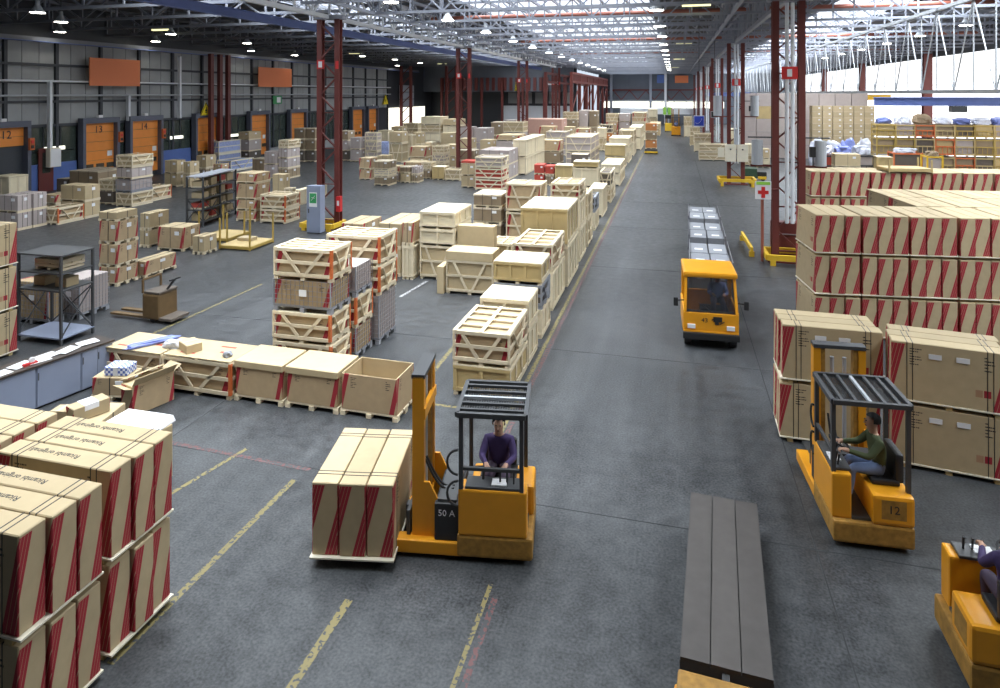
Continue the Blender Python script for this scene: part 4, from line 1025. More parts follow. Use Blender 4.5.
    # hoses looping from mast to body
    for s in (-.18, -.1):
        pts = [Vector((s, .62 + .44 * k / 8, .84 + .42 * (k / 8) ** 1.5 - .10 * math.sin(math.pi * k / 8))) for k in range(9)]
        m = MB()
        for p, q in zip(pts[:-1], pts[1:]): m.cyl(p, q, .018, n=6)
        m.build('hose', 'black', t)
    for zz in (1.45, 1.0) if guard else ():
        m = MB(); pts = [Vector((-.56, .5 + .16 * math.sin(a), zz + .18 * math.cos(a))) for a in [math.pi * i / 8 for i in range(9)]]
        for p, q in zip(pts[:-1], pts[1:]): m.cyl(p, q, .018, n=6)
        m.build('mirror_arm', 'black', t)
    if num == '12': lettering(num, .17, 'black', rb, (.27, -.583, .64), (R(90), 0, 0))
    rng('number_plate', 'orange_worn', rb, .10, .44, -.5815, -.575, .50, .78)
    if num == '50 A': lettering(num, .13, 'paper', t, (-.503, .68, .66), (R(90), 0, R(-90)))
    return t
TR = (2.83, 11.45, 0); trz = R(4)
reach_truck('orange reach truck numbered 12 with green-jacketed driver at right', TR, trz, '12')
def on(base, rz, p): return (base[0] + p[0] * math.cos(rz) - p[1] * math.sin(rz), base[1] + p[0] * math.sin(rz) + p[1] * math.cos(rz), base[2] + p[2])
seated_person('person in green jacket and blue jeans driving truck 12', on(TR, trz, (.26, -.02, .90)), trz + R(90), 'jacket_green', 'jeans')
TL = (-2.62, 9.72, 0); tlz = R(90 + 9)
reach_truck('orange reach truck carrying striped cartons, driver in purple', TL, tlz, '50 A', mast_h=2.6)
seated_person('person in dark purple jacket driving the cart-carrying truck', on(TL, tlz, (.26, -.02, .90)), tlz + R(90), 'jacket_purple', 'trouser')
TB = (3.80, 9.05, 0); tbz = R(-90)
reach_truck('orange reach truck cut off by the lower right corner', TB, tbz, '', guard=False)
seated_person('person in purple jacket on truck at lower right corner', on(TB, tbz, (.26, -.02, .90)), tbz + R(90), 'jacket_purple', 'trouser')

# ---- low pallet truck passing the left shelving
pt = thing('pallet_truck', 'dull ochre pallet truck passing left of the tall piles', 'pallet truck', gp(152, 318), R(88))
MB().box(-.38, .38, -.6, .0, .10, .85).build('body', 'ochre', pt, bevel=.06); MB().box(-.36, .36, -.62, -.05, .85, .92).build('cover', 'dark', pt, bevel=.02)
for s in (-1, 1): MB().box(s * .2 - .08, s * .2 + .08, 0, 1.3, .08, .14).build('fork', 'ochre', pt)
MB().box(-.36, .36, -1.05, -.6, .10, .17).build('platform', 'dark', pt); bar('tiller', 'black', pt, (0, -.55, .9), (0, -.85, 1.25), .05); bar('tiller_grip', 'black', pt, (-.2, -.85, 1.25), (.2, -.85, 1.25), .04)
for s in (-1, 1): MB().cyl((s * .28 - .04, -.35, .11), (s * .28 + .04, -.35, .11), .11, n=12).build('wheel', 'black', pt)
bar('backrest_frame', 'ochre', pt, (-.34, 0, .85), (-.34, 0, 1.25), .05); bar('backrest_frame', 'ochre', pt, (.34, 0, .85), (.34, 0, 1.25), .05); bar('backrest_frame', 'ochre', pt, (-.34, 0, 1.25), (.34, 0, 1.25), .05)

# ---- tow tractor with cab and its wagons
tw = thing('tow_tractor', 'yellow-orange cab tractor driving up the aisle towards camera', 'tractor', (.95, 18.35, 0), R(2)); tw.scale = (1, 1, .94)
prof = [(0, .42), (-.02, .95), (.05, 1.05), (.32, 1.95), (.42, 2.06), (1.55, 2.08), (1.65, 1.98), (1.68, .42)]
def cab_shell():
    m = MB()
    m.box(-.70, .70, .02, .12, .42, 1.0); m.box(-.70, .70, .0, 1.66, .40, .50)
    for s in (-1, 1):
        m.bar((s * .66, .05, 1.0), (s * .62, .30, 1.95), .07); m.box(s * .64 - .05, s * .64 + .05, 1.50, 1.66, .5, 2.0); m.box(s * .68 - .03, s * .68 + .03, .05, 1.6, .42, 1.05)
        m.bar((s * .62, .30, 1.95), (s * .62, 1.6, 1.98), .07)
    m.box(-.68, .68, 1.58, 1.66, .42, 1.2)
    return m
cs_ = cab_shell().build('cab_shell', 'orange', tw, bevel=.012)
MB().box(-.70, .70, .20, 1.70, 1.94, 2.10).build('roof', 'orange', tw, bevel=.06)
m = MB(); m.add([(-.63, .06, 1.0), (.63, .06, 1.0), (.59, .30, 1.94), (-.59, .30, 1.94), (-.63, .075, 1.0), (.63, .075, 1.0), (.59, .315, 1.94), (-.59, .315, 1.94)], [(0, 1, 2, 3), (7, 6, 5, 4), (0, 4, 5, 1), (1, 5, 6, 2), (2, 6, 7, 3), (3, 7, 4, 0)]); m.build('windscreen', 'glass', tw)
MB().box(-.72, .72, -.08, .06, .28, .46).build('bumper', 'black', tw, bevel=.02); MB().box(-.66, .66, 0, 1.66, .25, .42).build('chassis', 'charcoal', tw)
for s in (-1, 1):
    MB().box(s * .50 - .10, s * .50 + .10, -.02, .03, .56, .68).build('headlight', 'paper', tw, bevel=.01)
    a = bar('mirror_arm', 'black', tw, (s * .66, .15, 1.3), (s * .86, .1, 1.3), .03); MB().box(s * .90 - .06, s * .90 + .06, .06, .12, 1.14, 1.38).build('mirror', 'black', tw, bevel=.02)
    for yy in (.35, 1.35): MB().cyl((s * .58 - .09, yy, .24), (s * .58 + .09, yy, .24), .24, n=16).build('wheel', 'black', tw)
lettering('43', .17, 'black', cs_, (-.16, .014, .80), (R(90), 0, 0))
m = MB(); m.box(.06, .28, -.0, .016, .78, .92); m.box(.10, .20, -.0, .016, .70, .78); m.bar((.02, .008, .82), (.12, .008, .92), .04, .015); m.bar((.22, .008, .72), (.34, .008, .80), .04, .015); m.build('emblem', 'black', cs_)
bar('wiper', 'black', tw, (.05, .06, 1.02), (-.3, .12, 1.25), .015)
MB().box(-.2, .55, .85, 1.35, .5, .85).build('seat', 'black', tw, bevel=.04)
MB().box(-.60, .60, .14, .30, .80, 1.0).build('dashboard', 'charcoal', tw)
seated_person('person in blue checked shirt inside the tractor cab', on((1.0, 18.55, 0), R(2), (.22, 1.12, .86)), R(182), 'shirt_blue', 'trouser', reach=.38)
def wagon(loc, rz, L, W, lab, loaded, cl='charcoal'):
    t = thing('trailer_wagon', lab, 'trailer', loc, rz)
    rng('frame', cl, t, -W / 2, W / 2, 0, L, .36, .46)
    n = max(3, int(W / .25))
    for k in range(n): rng('deck_board', 'greywood' if loaded else 'wagon', t, -W / 2 + W * k / n + .006, -W / 2 + W * (k + 1) / n - .006, 0, L, .46, .50)
    for s in (-1, 1):
        for yy in (.45, L - .45): MB().cyl((s * (W / 2 - .12) - .06, yy, .2), (s * (W / 2 - .12) + .06, yy, .2), .2, n=12).build('wheel', 'black', t)
    bar('drawbar', 'charcoal', t, (0, -.7 if loaded else -.5, .35), (0, 0, .4), .08)
    if loaded:
        for s in (-1, 1):
            for yy in (.05, L / 2, L - .05): rng('stake', 'wire', t, s * (W / 2 - .03) - .02, s * (W / 2 - .03) + .02, yy - .02, yy + .02, .5, 1.75)
            for z in (.95, 1.35, 1.73): rng('side_rail', 'wire', t, s * (W / 2 - .03) - .012, s * (W / 2 - .03) + .012, 0, L, z - .015, z + .015)
    return t
wy = 20.75
for i in range(3):
    L = 3.0; wagon((1.08 + .06 * i, wy + i * 3.75, 0), R(-1), L, 1.3, 'caged grey wagon behind the cab tractor, %s in train' % nth(i), True)
    for r in range(2):
        for c in range(2):
            lab = '%s %s grey carton with white label on %s wagon' % (('front', 'rear')[r], ('left', 'right')[c], nth(i))
            b = thing('grey_carton', lab, 'carton', (1.08 + .06 * i - .29 + c * .60, wy + i * 3.75 + .75 + r * 1.45, .50), R(-1))
            carton('box', b, (0, 0, 0), .56, 1.35, 1.15, 'greywood'); box('label', 'paper', b, (0, -.2, 1.153), (.26, .22, .006)); box('label', 'paper', b, (0, -.678, .75), (.2, .006, .14))
wagon((.55, 7.62, 0), R(-3.5), 3.2, .98, 'empty flat wagon with brown boards at bottom centre', False)
fg = thing('tug_cart', 'orange tug cut off by the bottom edge, pulling empty wagon', 'tractor', (.46, 6.63, 0), R(-3.5))
MB().box(-.48, .48, -1.2, .25, .2, .85).build('body', 'orange', fg, bevel=.05); MB().box(-.44, .44, -.2, .27, .85, .98).build('rear_cover', 'orange_worn', fg, bevel=.03)
for s in (-1, 1):
    for yy in (-.9, 0): MB().cyl((s * .42 - .07, yy, .22), (s * .42 + .07, yy, .22), .22, n=14).build('wheel', 'black', fg)
rng('hitch', 'charcoal', fg, -.06, .06, .25, .42, .32, .42)

# ---- far vehicles in the aisle
ft = thing('loaded_stacker', 'dark stacker with tall red-brown load far down the aisle', 'forklift', gp(651, 154), 0)
MB().box(-.7, .7, 0, 1.8, .1, .55).build('chassis', 'charcoal', ft, bevel=.04); rng('bumper', 'yellow', ft, -.72, .72, -.08, 0, .12, .3)
for s in (-1, 1):
    MB().cyl((s * .6 - .1, .3, .22), (s * .6 + .1, .3, .22), .22, n=12).build('wheel', 'black', ft); rng('mast_rail', 'charcoal', ft, s * .5 - .06, s * .5 + .06, 1.7, 1.85, .1, 2.6)
_q = gp(651, 154)
for i in range(3): unit(('org', 'str', 'org')[i], ('lowest', 'middle', 'uppermost')[i] + ' red-brown parcel on the dark stacker in the aisle', (_q.x, _q.y + .9, .56 + i * .95), 1.25, 1.3, .93)
for i, (px, py) in enumerate(((676, 136), (669, 132))):
    q = gp(px, py); t = thing('far_forklift', ('orange forklift with seated driver at the far end', 'small yellow stacker beside the far orange forklift')[i], 'forklift', q, 0)
    MB().box(-.7, .7, 0, 1.6, .15, 1.5).build('body', ('orange', 'yellow')[i], t, bevel=.06)
    for s in (-1, 1):
        bar('guard_post', 'charcoal', t, (s * .6, .2, 1.4), (s * .6, .2, 2.9), .1); bar('guard_post', 'charcoal', t, (s * .6, 1.4, 1.4), (s * .6, 1.4, 2.9), .1); MB().cyl((s * .6 - .1, .4, .25), (s * .6 + .1, .4, .25), .25, n=10).build('wheel', 'black', t)
        rng('mast_rail', 'orange_worn', t, s * .45 - .08, s * .45 + .08, 1.7, 1.9, .1, 4.2)
    rng('guard_roof', 'charcoal', t, -.7, .7, .1, 1.5, 2.9, 3.0)
    if i == 0: seated_person('person in blue on the far orange forklift', (q.x, q.y + .5, 1.5), R(180), 'shirt_blue', 'trouser')
# ================================================================== left working corner
# open and lidded cartons in a row
def lidded(loc, lab, W, D, H, rz, opened):
    t = thing('pallet_box', lab, 'carton', loc, rz); runners(t, W, D, .13, 'pine', 2); z = .13; H -= .13
    if not opened:
        carton('box', t, (0, 0, z), W - .08, D - .06, H - .02, 'slash', None, 'kraft'); carton('lid', t, (0, 0, z + H - .14), W - .02, D, .15, 'kraft')
    else:
        for s in (-1, 1):
            carton('side_wall', t, (0, s * (D / 2 - .04), z), W - .06, .02, H, 'slash' if s < 0 else 'kraft', 'kraft', 'kraft'); carton('end_wall', t, (s * (W / 2 - .04), 0, z), .02, D - .08, H, 'kraft', 'slash' if s > 0 else 'kraft', 'kraft')
        rng('base_sheet', 'kraft', t, -W / 2 + .05, W / 2 - .05, -D / 2 + .05, D / 2 - .05, z, z + .01)
    return t
br = R(-1)
for i, (x0, x1) in enumerate(((-9.42, -8.18), (-8.14, -6.86), (-6.82, -5.50))):
    lidded(((x0 + x1) / 2, 12.62 + .47, 0), ('lidded carton on pallet, left of the three in row', 'lidded carton on pallet, between open box and lidded one', 'open empty carton on pallet with lid off')[i], x1 - x0, .96, .88, br, i == 2)
# pair of long slatted crates covered with cardboard
for i in range(2):
    x0 = (-12.93, -11.29)[i]; wc = (1.60, 1.82)[i]; t = unit('lato' if i else 'lat', ('left', 'right')[i] + ' of two slatted crates joined end to end beside grey cabinets', (x0 + wc / 2, 13.1 + .03 * (1 - i), 0), wc, 1.0, .80, R(-1))
    s = thing('cardboard_sheet', ('left', 'right')[i] + ' cardboard cover sheet lying on the joined slatted crates', 'cardboard', (x0 + wc / 2, 13.1, .825), R(-1)); rng('sheet', 'kraft', s, -wc / 2 + .01, wc / 2 - .01, -.5, .5, 0, .02)
    for k, (a, b, c, d) in enumerate(((-.6, -.2, -.32, -.26), (.1, .5, .2, .27), (.3, .6, -.1, -.02))): rng('red_print', 'redbox', s, a, b, c, d, .02, .022)
def lumpy(name, lab, cat, loc, s, mk, seed, rz=0, amp=.28, sub=3):
    bm = bmesh.new(); bmesh.ops.create_icosphere(bm, subdivisions=sub, radius=.5); r = random.Random(seed)
    ph = [Vector((r.uniform(-16, 16), r.uniform(-16, 16), r.uniform(-16, 16))) for _ in range(6)]
    for v in bm.verts:
        k = sum(math.sin(v.co.dot(p) + i) for i, p in enumerate(ph)) / 6; q = v.co.copy()
        v.co = Vector([math.copysign(abs(c * 2) ** .65 / 2, c) for c in q]) * (1 + amp * k); v.co.z = max(v.co.z, -.42)
    me = bpy.data.meshes.new(name); bm.to_mesh(me); bm.free(); me.materials.append(M[mk])
    o = link(bpy.data.objects.new(name, me)); o.location = (loc[0], loc[1], loc[2] + .42 * s[2]); o.scale = s; o.rotation_euler = (0, 0, rz); return tag(o, lab, cat)
lumpy('plastic_sheet', 'crumpled blue plastic strip on the cardboard-covered crates', 'plastic sheet', (-11.95, 13.05, .84), (.22, 1.1, .10), 'bluefilm', 3, R(-35), .5)
lumpy('plastic_sheet', 'crumpled clear plastic next to little carton on crates', 'plastic sheet', (-11.35, 13.0, .84), (.4, .25, .18), 'film', 9, 0, .5)
lumpy('wrapping_scrap', 'grey wrapping scrap at right end of the joined crates', 'scrap', (-9.75, 12.85, .84), (.2, .16, .14), 'greywood', 5, 0, .5, 2)
unit('box', 'little open-topped carton sitting on the cardboard-covered crates', (-10.85, 12.98, .84), .48, .36, .20, R(-30))
def flapbox(loc, lab, W, D, H, rz):
    t = thing('long_carton', lab, 'carton', loc, rz); carton('box', t, (0, 0, 0), W, D, H, 'slash', 'stripe_end', 'kraft')
    f = MB(); f.bar((-W / 2, -D / 2, H), (W / 2, -D / 2, H), .01); 
    a = box('flap', 'kraft', t, (0, -D / 2 - .05, H + .09), (W, .01, .22)); a.rotation_euler = (R(35), 0, 0)
    b = box('flap', 'kraft', t, (0, D / 2 - .02, H + .06), (W * .96, .25, .01)); b.rotation_euler = (R(-18), 0, 0)
    c = box('flap', 'kraft', t, (-W / 2 - .08, 0, H - .03), (.2, D, .01)); c.rotation_euler = (0, R(20), 0)
    d = box('flap', 'kraft', t, (W / 2 + .08, 0, H + .04), (.22, D, .01)); d.rotation_euler = (0, R(-25), 0)
    return t
a, b = gp(133, 416), gp(174, 404); rz = math.atan2(b.y - a.y, b.x - a.x)
a = gp(131, 417); b = gp(173, 399); L = (b - a).length; rz = math.atan2(b.y - a.y, b.x - a.x)
nv = Vector((-math.sin(rz), math.cos(rz), 0)); c = (a + b) / 2 + nv * .16
flapbox(c, 'long narrow carton with raised flaps in front of slatted crates', L, .42, .64, rz)
p = gp(88, 402); unit('car', 'squat carton under the blue chequered parcel by grey cabinets', (p.x + .38, p.y + .42, 0), .85, .6, .52, R(12))
cp = thing('chequered_parcel', 'blue and white chequered parcel on a squat carton', 'parcel', (p.x + .46, p.y + .42, .53), R(12))
def checker():
    m = mat('chequered_print', (.75, .77, .85), .5, .03); nt = m.node_tree; bsd = nt.nodes['Principled BSDF']; tc = nt.nodes.new('ShaderNodeTexCoord'); ck = nt.nodes.new('ShaderNodeTexChecker'); ck.inputs['Scale'].default_value = 18
    ck.inputs[1].default_value = (.80, .82, .9, 1); ck.inputs[2].default_value = (.10, .16, .50, 1); nt.links.new(tc.outputs['Object'], ck.inputs[0]); nt.links.new(ck.outputs[0], bsd.inputs['Base Color']); return m
M['checker'] = checker()
carton('box', cp, (0, 0, 0), .52, .38, .19, 'checker'); rng('tape', 'paper', cp, -.05, .05, -.193, .193, 0, .193)
# things lying on the striped pile at the left
ztop = 2 * (CH_ + PH_) 
zt = ztop + .01
def small_striped(lab, loc, rz, L, Wd, Hh):
    t = thing('small_carton', lab, 'carton', loc, rz); carton('box', t, (0, 0, 0), L, Wd, Hh, 'kraft', 'stripe_end', 'kraft'); rng('tape', 'paper', t, -.12, .12, -Wd / 2 - .002, Wd / 2 + .002, Hh - .1, Hh + .003); return t
q = gp(134, 424, 1.0); unit('box', 'plain carton under white foam panels behind the striped pile', (q.x, q.y, 0), 1.0, .75, .93, R(-8))
for i in range(4): tag(MB().box(-.56 + .02 * i, .52 - .015 * i, -.42, .40, 0, .022).build('foam_panel', 'paper', None, (q.x, q.y, .932 + i * .024)), 'white foam panel on plain carton, %s from the bottom' % nth(i), 'panel')
bpy.context.view_layer.update()
q = gp(92, 413, .92); unit('kra', 'strapped carton under the small red-ended carton near cabinets', (q.x, q.y + .05, 0), .75, .8, .92, R(12)); small_striped('small red-ended carton with white tape behind striped pile', (q.x + .02, q.y - .1, .925), R(70), .62, .30, .26)
q = gp(68, 419, .92); unit('kra', 'strapped carton under the smallest brown box near cabinets', (q.x - .32, q.y + .1, 0), .6, .6, .92); unit('box', 'smallest brown box left of the red-ended carton', (q.x - .12, q.y, .925), .30, .26, .18, R(10))
# ---- grey cabinets
a, b = gp(-14, 430), gp(113, 380); n = 3
dirv = (b - a).normalized(); nx = Vector((dirv.y, -dirv.x, 0)); rz = math.atan2(dirv.y, dirv.x); Lc = (b - a).length; cuts = (0, .36, .72, 1.0)
top = thing('worktop', 'long dark brown top over the grey cabinets', 'worktop', a, rz); rng('board', 'desk', top, -.02, Lc + .02, -.03, .62, .92, .96)
for i in range(3):
    x0, x1 = cuts[i] * Lc, cuts[i + 1] * Lc
    c = thing('sliding_cabinet', ('nearest grey cabinet with sliding door at left edge', 'middle grey cabinet with sliding door in the row', 'farthest grey cabinet in the row beside slatted crates')[i], 'cabinet', a + dirv * x0, rz); w_ = x1 - x0
    rng('body', 'cabinet', c, .005, w_ - .005, .02, .58, .04, .92); rng('plinth', 'black', c, .01, w_ - .01, .05, .55, 0, .04)
    for k in range(1 if i == 0 else 2 if i == 2 else 1):
        nn = 2 if i == 2 else 1; ww = (w_ - .03) / nn; d = rng('door', 'cabinet', c, .015 + k * ww + .004, .015 + (k + 1) * ww - .004, 0, .025, .06, .90); rng('handle', 'charcoal', c, .03 + k * ww, .05 + k * ww, -.01, .0, .62, .78)
for i, (fx, fy, rr) in enumerate(((.12, .2, 5), (.3, .3, 12), (.42, .22, -8), (.5, .32, 3), (.66, .25, 15), (.84, .3, -10))):
    o = box('paper_sheet', 'paper', None, a + dirv * (fx * Lc) - nx * (fy) + Vector((0, 0, .966 + .004 * i)), (.42, .30, .006)); o.rotation_euler = (0, 0, rz + R(rr)); tag(o, 'loose white papers on the cabinet top, %s from the left edge' % nth(i), 'paper')
st = thing('tape_dispenser', 'small red tape dispenser among papers on cabinet top', 'dispenser', a + dirv * (.34 * Lc) - nx * .15 + Vector((0, 0, .96)), rz)
rng('base', 'red', st, -.14, .14, -.04, .04, 0, .05); MB().cyl((.04, -.025, .09), (.04, .025, .09), .06, n=12).build('roll', 'paper', st)
# ---- metal shelving at the left
sa, sb = gp(13, 343), gp(61, 346); W_ = sb.x - sa.x
sh = thing('metal_shelving', 'black metal shelving with four shelves at left edge', 'shelving', (sa.x, sb.y, 0), R(0)); Dp = 1.0
for x in (0, W_):
    for y in (0, Dp): rng('upright', 'charcoal', sh, x - .03, x + .03, y - .03, y + .03, 0, 2.42)
for z in (.18, 1.45, 1.92, 2.40): rng('shelf', 'cabinet' if z < 1 else 'charcoal', sh, -.03, W_ + .03, -.03, Dp + .03, z - .02, z + .02)
for x in (0, W_):
    bar('cross_brace', 'charcoal', sh, (x, 0, .2), (x, Dp, 1.4), .025); bar('cross_brace', 'charcoal', sh, (x, Dp, .2), (x, 0, 1.4), .025)
bar('cross_brace', 'charcoal', sh, (0, Dp, .2), (W_, Dp, 1.4), .025); bar('cross_brace', 'charcoal', sh, (W_, Dp, .2), (0, Dp, 1.4), .025)
unit('ply', 'pale flat crate on the middle shelf of left shelving', (sa.x + .8, sb.y + .55, 1.94), .95, .7, .30)
for i, (x, z, k) in enumerate(((.35, 1.47, 'box'), (1.1, 1.47, 'box'))): unit(k, ('left', 'right')[i] + ' small carton on the third shelf of left shelving', (sa.x + x, sb.y + .5, z), .4, .4, .25)
# ---- dark shelving in the middle of the left floor
p0, p1 = gp(203, 227), gp(221, 220); dv = (p1 - p0); L = dv.length; rz = math.atan2(dv.y, dv.x)
ds = thing('open_shelving', 'dark open shelving loaded with small boxes on left floor', 'shelving', p0, rz); L *= 1.9
for x in (0, L / 2, L):
    for y in (0, .85): rng('upright', 'charcoal', ds, x - .04, x + .04, y - .04, y + .04, 0, 2.55)
zsh = (.25, .85, 1.4, 1.95, 2.53)
for z in zsh: rng('shelf', 'greywood' if z > 2.4 else 'charcoal', ds, -.04, L + .04, -.04, .89, z - .025, z + .025)
for y0 in (0, .85):
    bar('cross_brace', 'charcoal', ds, (0, y0, .25), (L / 2, y0, 1.4), .03); bar('cross_brace', 'charcoal', ds, (L / 2, y0, .25), (0, y0, 1.4), .03)
for x in (0, L): bar('cross_brace', 'charcoal', ds, (x, 0, .25), (x, .85, 1.4), .03); bar('cross_brace', 'charcoal', ds, (x, .85, .25), (x, 0, 1.4), .03)
k = 0
for si, z in enumerate(zsh[:4]):
    for j in range(4):
        x = L * (.13 + .25 * j); wdt = random.uniform(.5, .8)
        lp = Vector((p0.x, p0.y, 0)) + Vector((math.cos(rz), math.sin(rz), 0)) * x + Vector((-math.sin(rz), math.cos(rz), 0)) * .4
        kk = ('box', 'rbx', 'box', 'kra')[(si + j) % 4]
        unit(kk, '%s box from left on the %s shelf of dark shelving' % (nth(j), ('lowest', 'second', 'third', 'top loaded')[si]), (lp.x, lp.y, z + .025), wdt, .6, random.uniform(.28, .42), rz)
# ---- yellow post pallets
def post_pallet(lab, loc, rz, W, D, h, mk='yellow'):
    t = thing('post_pallet', lab, 'pallet', loc, rz)
    rng('deck', 'gold', t, -W / 2, W / 2, -D / 2, D / 2, .12, .18)
    for sx in (-1, 1):
        rng('side_beam', mk, t, sx * W / 2 - .05, sx * W / 2 + .05, -D / 2, D / 2, .05, .17)
        for sy in (-1, 1): rng('post', mk, t, sx * W / 2 - .03, sx * W / 2 + .03, sy * D / 2 - .03, sy * D / 2 + .03, 0, h)
    for sy in (-1, 1): rng('end_beam', mk, t, -W / 2, W / 2, sy * D / 2 - .05, sy * D / 2 + .05, .05, .17)
    return t
p = gp(245, 251); post_pallet('yellow post pallet, empty, right of the pale carton', (p.x - .55, p.y + .9, 0), 0, 1.5, 1.7, 1.35, 'post_yellow')
post_pallet('yellow post pallet behind the red-slashed carton', (p.x - 2.6, p.y + 2.1, 0), 0, 1.5, 1.7, 1.35, 'post_yellow')
unit('box', 'flat white carton lying on the empty yellow post pallet', (p.x - .75, p.y + 1.2, .18), .7, .5, .14)
p = gp(260, 246)
# ---- guards, cabinet and signs at the columns
def guard(lab, loc, W, D, h=.32):
    t = thing('column_guard', lab, 'barrier', loc, 0)
    for sy in (-1, 1): rng('beam', 'yellow', t, -W / 2, W / 2, sy * D / 2 - .07, sy * D / 2 + .07, h - .22, h)
    for sx in (-1, 1): rng('beam', 'yellow', t, sx * W / 2 - .07, sx * W / 2 + .07, -D / 2, D / 2, h - .22, h)
    for sx in (-1, 1):
        for sy in (-1, 1): rng('foot', 'yellow', t, sx * (W / 2 - .2) - .1, sx * (W / 2 - .2) + .1, sy * D / 2 - .08, sy * D / 2 + .08, 0, h - .2)
    return t
guard('yellow guard frame around nearest right column base', (CR, 28.6, 0), 1.75, 1.4, .42)
guard('yellow guard frame around second right column base', (CR, 51.6, 0), 2.5, 1.8, .55)
guard('yellow guard frame around nearest left column base', (CL - .25, 29.8, 0), 1.75, 1.3, .36)
p = gp(742, 240); q = gp(752, 257); t = thing('floor_barrier', 'short yellow barrier rail standing beside the aisle truck', 'barrier', p, math.atan2(q.y - p.y, q.x - p.x)); Lb = (q - p).length
rng('rail', 'yellow', t, 0, Lb, -.05, .05, .22, .40)
for x in (.1, Lb - .1): rng('foot', 'yellow', t, x - .07, x + .07, -.1, .1, 0, .22)
ec = thing('electrical_cabinet', 'grey-blue cabinet with green first-aid sign at left column', 'cabinet', (CL + .13, 28.55, 0)); rng('body', 'cabinet', ec, -.55, .18, 0, .45, .05, 2.3); rng('plinth', 'black', ec, -.53, .16, .02, .43, 0, .05)
rng('door', 'cabinet', ec, -.50, .13, -.02, .0, .12, 2.22); rng('sign_plate', 'paper', ec, -.40, .02, -.03, -.02, 1.3, 2.0); rng('sign_field', 'green', ec, -.37, -.01, -.036, -.03, 1.48, 1.95)
m = MB(); m.bar((-.28, -.038, 1.6), (-.08, -.038, 1.84), .06, .01); m.bar((-.10, -.038, 1.72), (-.26, -.038, 1.76), .05, .01); m.build('sign_figure', 'paper', ec); rng('handle', 'charcoal', ec, -.44, -.40, -.05, -.02, 1.0, 1.2)
fe = thing('fire_extinguisher', 'red fire extinguisher box on nearest left column', 'extinguisher', (CL + .66, 29.75, .9)); rng('case', 'red', fe, -.1, .12, -.12, .12, 0, .75); rng('label', 'paper', fe, -.05, .07, -.13, -.12, .3, .55)
cs = thing('first_aid_sign', 'white sign with red cross and green strip on right column', 'sign', (CR - 1.0, 28.2, 2.55)); rng('plate', 'paper', cs, -.30, .30, 0, .04, 0, .72); rng('strip', 'lime', cs, -.26, .26, -.012, 0, .58, .70)
m = MB(); m.box(-.07, .07, -.012, 0, .06, .50); m.box(-.2, .2, -.013, -.001, .21, .35); m.build('cross', 'red', cs); bar('bracket', 'red_steel', cs, (.3, .03, .4), (.6, .3, .4), .05)
rp = tag(MB().cyl((0, 0, 0), (0, 0, 2.5), .06, n=8).build('red_pipe', 'red_pipe', None, (CR - 1.0, 28.5, 0)), 'slim red standpipe left of the nearest right column', 'pipe')
for k, Y in enumerate((28.7, 52)):
    for s in (-1, 1):
        w_ = 'nearest' if k == 0 else 'second'
        t = thing('grey_drum', 'grey hose drum on the %s side of %s right column' % (('left', 'right')[(s + 1) // 2], w_), 'drum', (CR + s * (1.18 if k == 0 else 1.3), Y - .1, 3.9 if k == 0 else 5.1))
        MB().cyl((0, 0, 0), (0, 0, 1.0 if k == 0 else 1.5), .22 if k == 0 else .3, n=16).build('barrel', 'grey', t, smooth=False); rng('bracket', 'black', t, -s * .2 - .2 if s > 0 else .0, .2 if s < 0 else 0, -.1, .1, .35, .75)
        bar('arm', 'red_steel', t, (-s * .8, .1, -.05), (s * .25, .1, -.05), .09); bar('arm', 'charcoal', t, (-s * .8, .1, 1.1), (s * .35, .1, 1.1), .06)
wb = thing('switch_box', 'pair of white switch boxes on the second right column', 'switch box', (CR, 51.6, 1.75))
for s in (-1, 1): rng('box', 'cream', wb, s * .42 - .38, s * .42 + .38, -.3, 0, 0, 1.25); rng('latch', 'black', wb, s * .42 - .05, s * .42 + .05, -.33, -.3, .85, .95)
rng('side_box', 'cream', wb, -1.3, -.85, -.2, 0, .3, 1.0); rng('conduit', 'grey', wb, -.1, .1, -.2, 0, 1.25, 2.4)
ps = thing('telephone_sign', 'blue square sign with white telephone handset', 'sign', gp(699, 121, 5.0)); rng('plate', 'paper', ps, -.66, .66, 0, .05, -.76, .7); rng('field', 'signblue', ps, -.6, .6, -.02, 0, -.62, .62)
m = MB(); pts = [Vector((-.35, -.03, -.28)), Vector((-.15, -.03, -.32)), Vector((.08, -.03, -.18)), Vector((.25, -.03, .05)), Vector((.32, -.03, .3))]
for a_, b_ in zip(pts[:-1], pts[1:]): m.bar(a_, b_, .13, .02)
m.bar((-.42, -.03, -.18), (-.22, -.03, -.38), .16, .02); m.bar((.2, -.03, .36), (.42, -.03, .26), .16, .02); m.build('handset', 'paper', ps); rng('hanger', 'charcoal', ps, -.03, .03, 0, .05, .7, 16); ps.scale = (.5, 1, .5)
q = gp(667, 111, 5.0); es = thing('hanging_exit_sign', 'green and white arrow sign hanging over the far aisle', 'sign', q); rng('plate', 'paper', es, -.75, .75, 0, .06, -.75, .75)
for s in (-1, 1): rng('green_field', 'lime', es, s * .45 - .28, s * .45 + .28, -.02, 0, -.7, .7)
m = MB(); m.box(-.08, .08, -.03, -.02, -.2, .55); m.bar((0, -.025, -.55), (-.25, -.025, -.15), .14, .01); m.bar((0, -.025, -.55), (.25, -.025, -.15), .14, .01); m.build('arrow', 'green', es); rng('hanger', 'charcoal', es, -.03, .03, 0, .05, .75, 16); es.scale = (.52, 1, .52)
